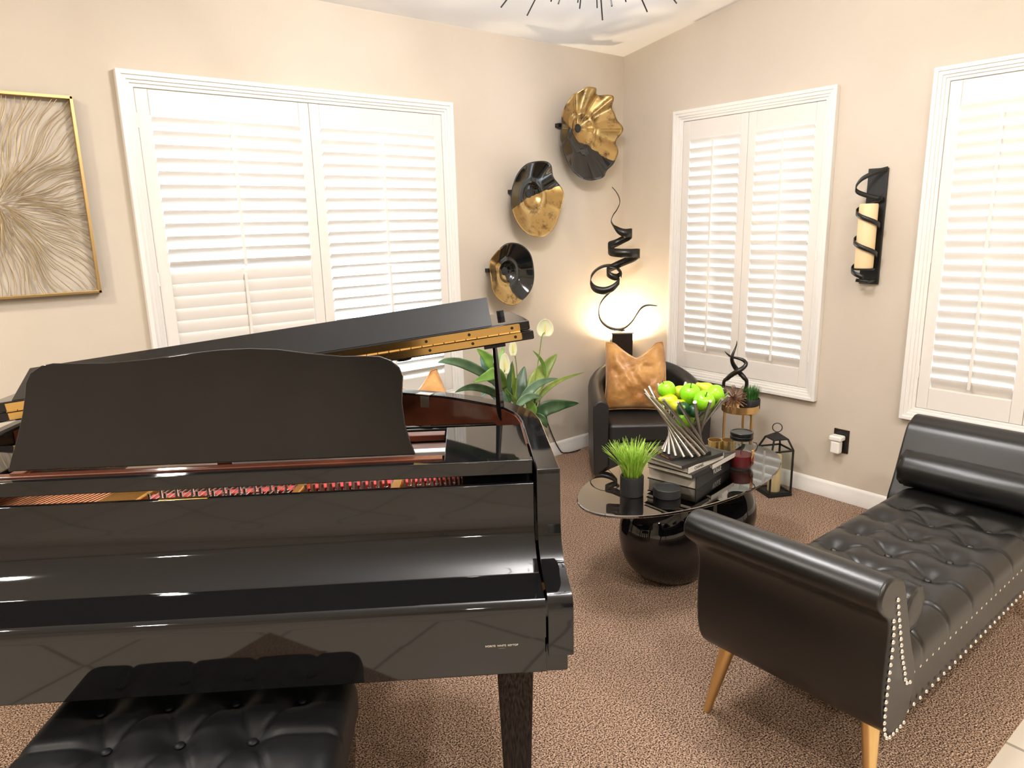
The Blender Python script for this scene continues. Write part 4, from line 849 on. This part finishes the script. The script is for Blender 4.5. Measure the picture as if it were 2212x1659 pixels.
# ------------------------------------------------------------------ peace lily
lv = (-1.02,-.29,0)
lily = thing('peace_lily', 'tall peace lily with white flowers beside the wide window', 'plant', lv)
mb = MB(); mb.lathe([(.0001,0),(.072,0),(.075,.004),(.082,.30),(.079,.30),(.072,.008),(.0001,.008)], n=40); mb.build('glass_vase', M['clear'], lily)
O3 = Vector(lv)
rs = random.Random(5)
def ribbon_leaf(P, w_, m, nm='leaf', cup=.18, wave=.0):
    P = catmull([Vector(p)-O3 for p in P], 6); n = len(P); mb = MB(); vs = []; nw = 7; ph = rs.random()*6
    camv = Vector((-.62,-.78,.15))
    for i, p in enumerate(P):
        s = i/(n-1); t = (P[min(i+1,n-1)]-P[max(i-1,0)]).normalized()
        sd = t.cross(camv); sd = sd.normalized() if sd.length > .2 else t.orthogonal().normalized()
        up = sd.cross(t).normalized()
        ww = w_/2*max(.02, math.sin(PI*min(1,(s*.97+.03))**.72)**.85)
        for k in range(nw):
            q = -1+2*k/(nw-1); vs.append(p + sd*ww*q + up*(ww*cup*(abs(q)**1.3) + .10*ww*math.sin(s*17+ph)*abs(q)*wave))
    mb.add(vs, [(i*nw+k, i*nw+k+1, (i+1)*nw+k+1, (i+1)*nw+k) for i in range(n-1) for k in range(nw-1)])
    return mb.build(nm, M[m], lily, ang=80, solid=.0012)
crown = Vector((0,0,.30))
for P, w_, mi in LEAF:
    b = Vector(P[0])-O3; b2 = Vector((b.x*.12, b.y*.12, .06))
    ribbon_leaf(P, w_*1.08, 'leaf%d' % mi, wave=1)
    mb = MB(); mid = Vector((b.x*.45, b.y*.45, max(.30, b.z*.6+.1))); mb.tube(catmull([b2, Vector((b.x*.22,b.y*.22,.28)), mid, b], 5), .0034, 7); mb.build('stalk', M['stem'], lily)
for c, w_, h_, stm in FLOWER:
    w_ *= 1.08; h_ *= 1.14
    S = [Vector(p)-O3 for p in stm] + [Vector((.0,0,.30)), Vector((0,0,.08))]; cv = Vector(c)-O3
    mb = MB(); mb.tube(catmull([cv-Vector((0,0,h_*.25))]+S, 5), .0026, 7); mb.build('flower_stem', M['stem'], lily)
    mb = MB(); nrm = Vector((-.62,-.78,.1)).normalized(); sx = Vector((.78,-.62,0))
    def sp(u, v):
        s = v; q = 2*u-1; ww = w_*.6*math.sin(PI*min(1,s*.94+.06)**.85)**.55; z = -h_/2+h_*s
        return tuple(cv + sx*(q*ww) + Vector((0,0,z)) - nrm*(.35*ww*(1-abs(q)**2)) + nrm*(.012*s))
    mb.grid(sp, 11, 14); mb.build('spathe', M['spathe'], lily, ang=80, solid=.0015)
    mb = MB(); mb.tube([cv+nrm*.004-Vector((0,0,h_*.3)), cv+nrm*.008, cv+nrm*.006+Vector((0,0,h_*.18))], [.003,.0036,.002], 8); mb.build('spadix', M['spadix'], lily)
cord = MB(); cord.tube(catmull([(-.70,-.03,.30),(-.685,-.02,.25),(-.64,-.016,.15),(-.60,-.018,.07),(-.565,-.022,.018),(-.53,-.03,.008),(-.48,-.05,.008),(-.42,-.045,.008)], 8), .0035, 8)
tag(cord.build('power_cord', M['rubber']), 'black power cord hanging down the left wall to the carpet', 'cord')

# ------------------------------------------------------------------ wall plates
def plate_art(name, hub, rim_c, rad, nw, amp, ang, off, speck, label, seed):
    t = thing(name, label, 'wall art', (rim_c[0], -.02, rim_c[1]), 0, 'ruffled black and gold wall plates')
    dx, dz = hub[0]-rim_c[0], hub[1]-rim_c[1]; nr, na = 22, 120; rs = random.Random(seed); ph = [rs.uniform(0,6.28) for _ in range(4)]
    vs = []
    for i in range(nr):
        s = i/(nr-1)
        for k in range(na):
            a = 2*PI*k/na
            wv = math.sin(nw*a+ph[0]) + .45*math.sin((nw*2-3)*a+ph[1]) + .35*math.sin(2*a+ph[3])
            wa = .55+.45*math.sin(a*1+ph[2])
            r = rad*s*(1 + amp*.30*wv*wa*s**3)
            x = r*math.cos(a)*.93 + dx*(1-s)**1.0; z = r*math.sin(a) + dz*(1-s)
            y = -(.012 + .085*s**1.3 + .012*math.exp(-((s-.38)/.07)**2) + amp*.19*wv*wa*s**2.0)
            vs.append((x, y, z))
    mb = MB(); mb.add(vs, [(i*na+k, i*na+(k+1)%na, (i+1)*na+(k+1)%na, (i+1)*na+k) for i in range(nr-1) for k in range(na)])
    mb.build('plate', disc_mat(name+'_enamel_and_leaf', ang, off, speck), t, ang=80, solid=.003)
    mb = MB(); mb.lathe([(.0001,0),(.024,0),(.026,.004),(.022,.010),(.010,.012),(.0001,.010)], n=24); o = mb.build('hub_cap', M['potblack'], t); o.location = (dx,-.012,dz); o.rotation_euler = (R(90),0,0)
    mb = MB(); mb.box((dx-.12*rad/.26-.03,-.012,dz+.0),(dx,.018,dz+.02)); mb.build('wall_bracket', M['blackmetal'], t)
plate_art('wall_plate', (-.430,1.993), (-.402,1.949), .258, 9, .12, R(62), -.035, 13, 'largest ruffled wall plate, gold above black, highest in the corner', 2)
plate_art('wall_plate', (-.817,1.619), (-.820,1.583), .205, 5, .075, R(-72), -.010, 16, 'middle ruffled wall plate with black top and speckled gold bottom', 8)
plate_art('wall_plate', (-1.008,1.194), (-1.012,1.182), .172, 5, .075, R(207), .012, 18, 'smallest ruffled wall plate, lowest, black with gold left edge', 5)
# ------------------------------------------------------------------ framed wire art
wa = thing('wire_wall_art', 'gold framed wall art of wavy radiating wires left of the wide window', 'wall art', (-3.27,0,1.59))
ax, az = .2585, .355; mb = MB()
for a, b in (((-ax,-az),(ax,-az)),((ax,-az),(ax,az)),((ax,az),(-ax,az)),((-ax,az),(-ax,-az))):
    x0, x1 = sorted((a[0],b[0])); z0, z1 = sorted((a[1],b[1])); mb.box((x0-.005,-.032,z0-.005),(x1+.005,-.002,z1+.005))
mb.build('frame', M['gold'], wa, smooth=False, bevel=.001)
rs = random.Random(21); mb = MB(); cx, cz = -.02, -.02
for i in range(190):
    a = 2*PI*i/190 + rs.uniform(-.02,.02); dx, dz = math.cos(a), math.sin(a)
    Lm = min((ax-cx*math.copysign(1,dx))/max(abs(dx),1e-6), (az-cz*math.copysign(1,dz))/max(abs(dz),1e-6)); r0 = rs.uniform(.0,.08) if i % 2 else rs.uniform(.05,.2); r1 = Lm*(.985 if i % 3 else rs.uniform(.7,.97))
    if r1-r0 < .03: continue
    ph = 7*a + rs.uniform(-.5,.5); pts = []
    for k in range(11):
        s = k/10; r = r0+(r1-r0)*s; o = (.006+.011*s)*math.sin(r*22+ph)*min(1, r*6)*(1-.6*s**4)
        x_, z_ = cx+dx*r-dz*o, cz+dz*r+dx*o
        pts.append((max(-ax,min(ax,x_)), -.018-.004*math.sin(9*s+i), max(-az,min(az,z_))))
    mb.tube(pts, .0013, 5)
o = mb.build('radiating_wires', M['artgold'], wa); o['kind'] = 'stuff'

# ------------------------------------------------------------------ candle sconce
SY_ = -1.607; sn = thing('wall_sconce', 'black iron wall sconce with spiral band between the right-hand windows', 'sconce', (0,SY_,1.40))
mb = MB(); mb.box((-.014,-.045,-.268),(-.001,.045,.268)); mb.build('back_plate', M['blackmetal'], sn, bevel=.002)
sp_ = []
for i in range(61):
    s = i/60; a = R(-60) + 2*PI*2.75*s; sp_.append((-.075+.052*math.cos(a), .052*math.sin(a), .135-.365*s))
vs = []
for p in sp_: vs += [(p[0],p[1],p[2]-.011),(p[0],p[1],p[2]+.011)]
mb = MB(); mb.add(vs, [(2*i,2*i+1,2*i+3,2*i+2) for i in range(60)]); mb.build('spiral_band', M['blackmetal'], sn, solid=.003)
mb = MB(); mb.lathe([(.0001,-.197),(.046,-.197),(.048,-.194),(.048,-.189),(.0001,-.189)], (-.075,0,0), 28); mb.box((-.08,-.012,-.197),(-.012,.012,-.190)); mb.build('candle_cup', M['blackmetal'], sn)
lpz = catmull([(-.012,-.042,.262),(-.05,-.012,.250),(-.095,.030,.222),(-.108,.050,.190),(-.095,.052,.165),(-.060,.020,.145),(-.012,-.035,.125)], 6)
mb = MB(); vs = []
for p in lpz: vs += [(p.x,p.y,p.z-.011),(p.x,p.y,p.z+.011)]
mb.add(vs, [(2*i,2*i+1,2*i+3,2*i+2) for i in range(len(lpz)-1)]); mb.build('top_loop', M['blackmetal'], sn, solid=.004)
mb = MB(); mb.tube([(-.012,-.03,-.25),(-.07,-.02,-.252),(-.10,.02,-.245)], .008, 8); mb.build('scroll_end', M['blackmetal'], sn)
sc_ = thing('pillar_candle', 'cream pillar candle held by the black wall sconce', 'candle', (-.075,SY_,1.2115))
mb = MB(); mb.lathe([(.0001,0),(.040,0),(.041,.003),(.041,.290),(.038,.296),(.030,.292),(.0001,.288)], n=32); mb.build('wax', M['cream'], sc_)
# ------------------------------------------------------------------ outlet and plugged-in freshener
ol = thing('outlet_plate', 'dark bronze outlet cover low on the right wall', 'outlet', (0,-1.537,.322))
mb = MB(); mb.box((-.006,-.040,-.062),(-.0005,.040,.062)); mb.build('cover', M['bronze'], ol, bevel=.002)
mb = MB(); mb.box((-.0075,-.030,-.052),(-.006,.030,.052)); mb.box((-.009,-.017,-.034),(-.0075,.017,-.008)); mb.build('socket', M['satin'], ol, bevel=.001)
af = thing('plug_in_freshener', 'white plug-in air freshener pushed into the bronze outlet', 'air freshener', (0,-1.530,.322))
mb = MB(); mb.box((-.062,-.032,.008),(-.0078,.032,.034)); mb.build('plug_head', M['whiteplastic'], af, bevel=.008, seg=4)
mb = MB(); mb.box((-.058,-.024,-.060),(-.016,.024,.0075)); mb.build('refill_body', M['whiteplastic'], af, bevel=.010, seg=4)
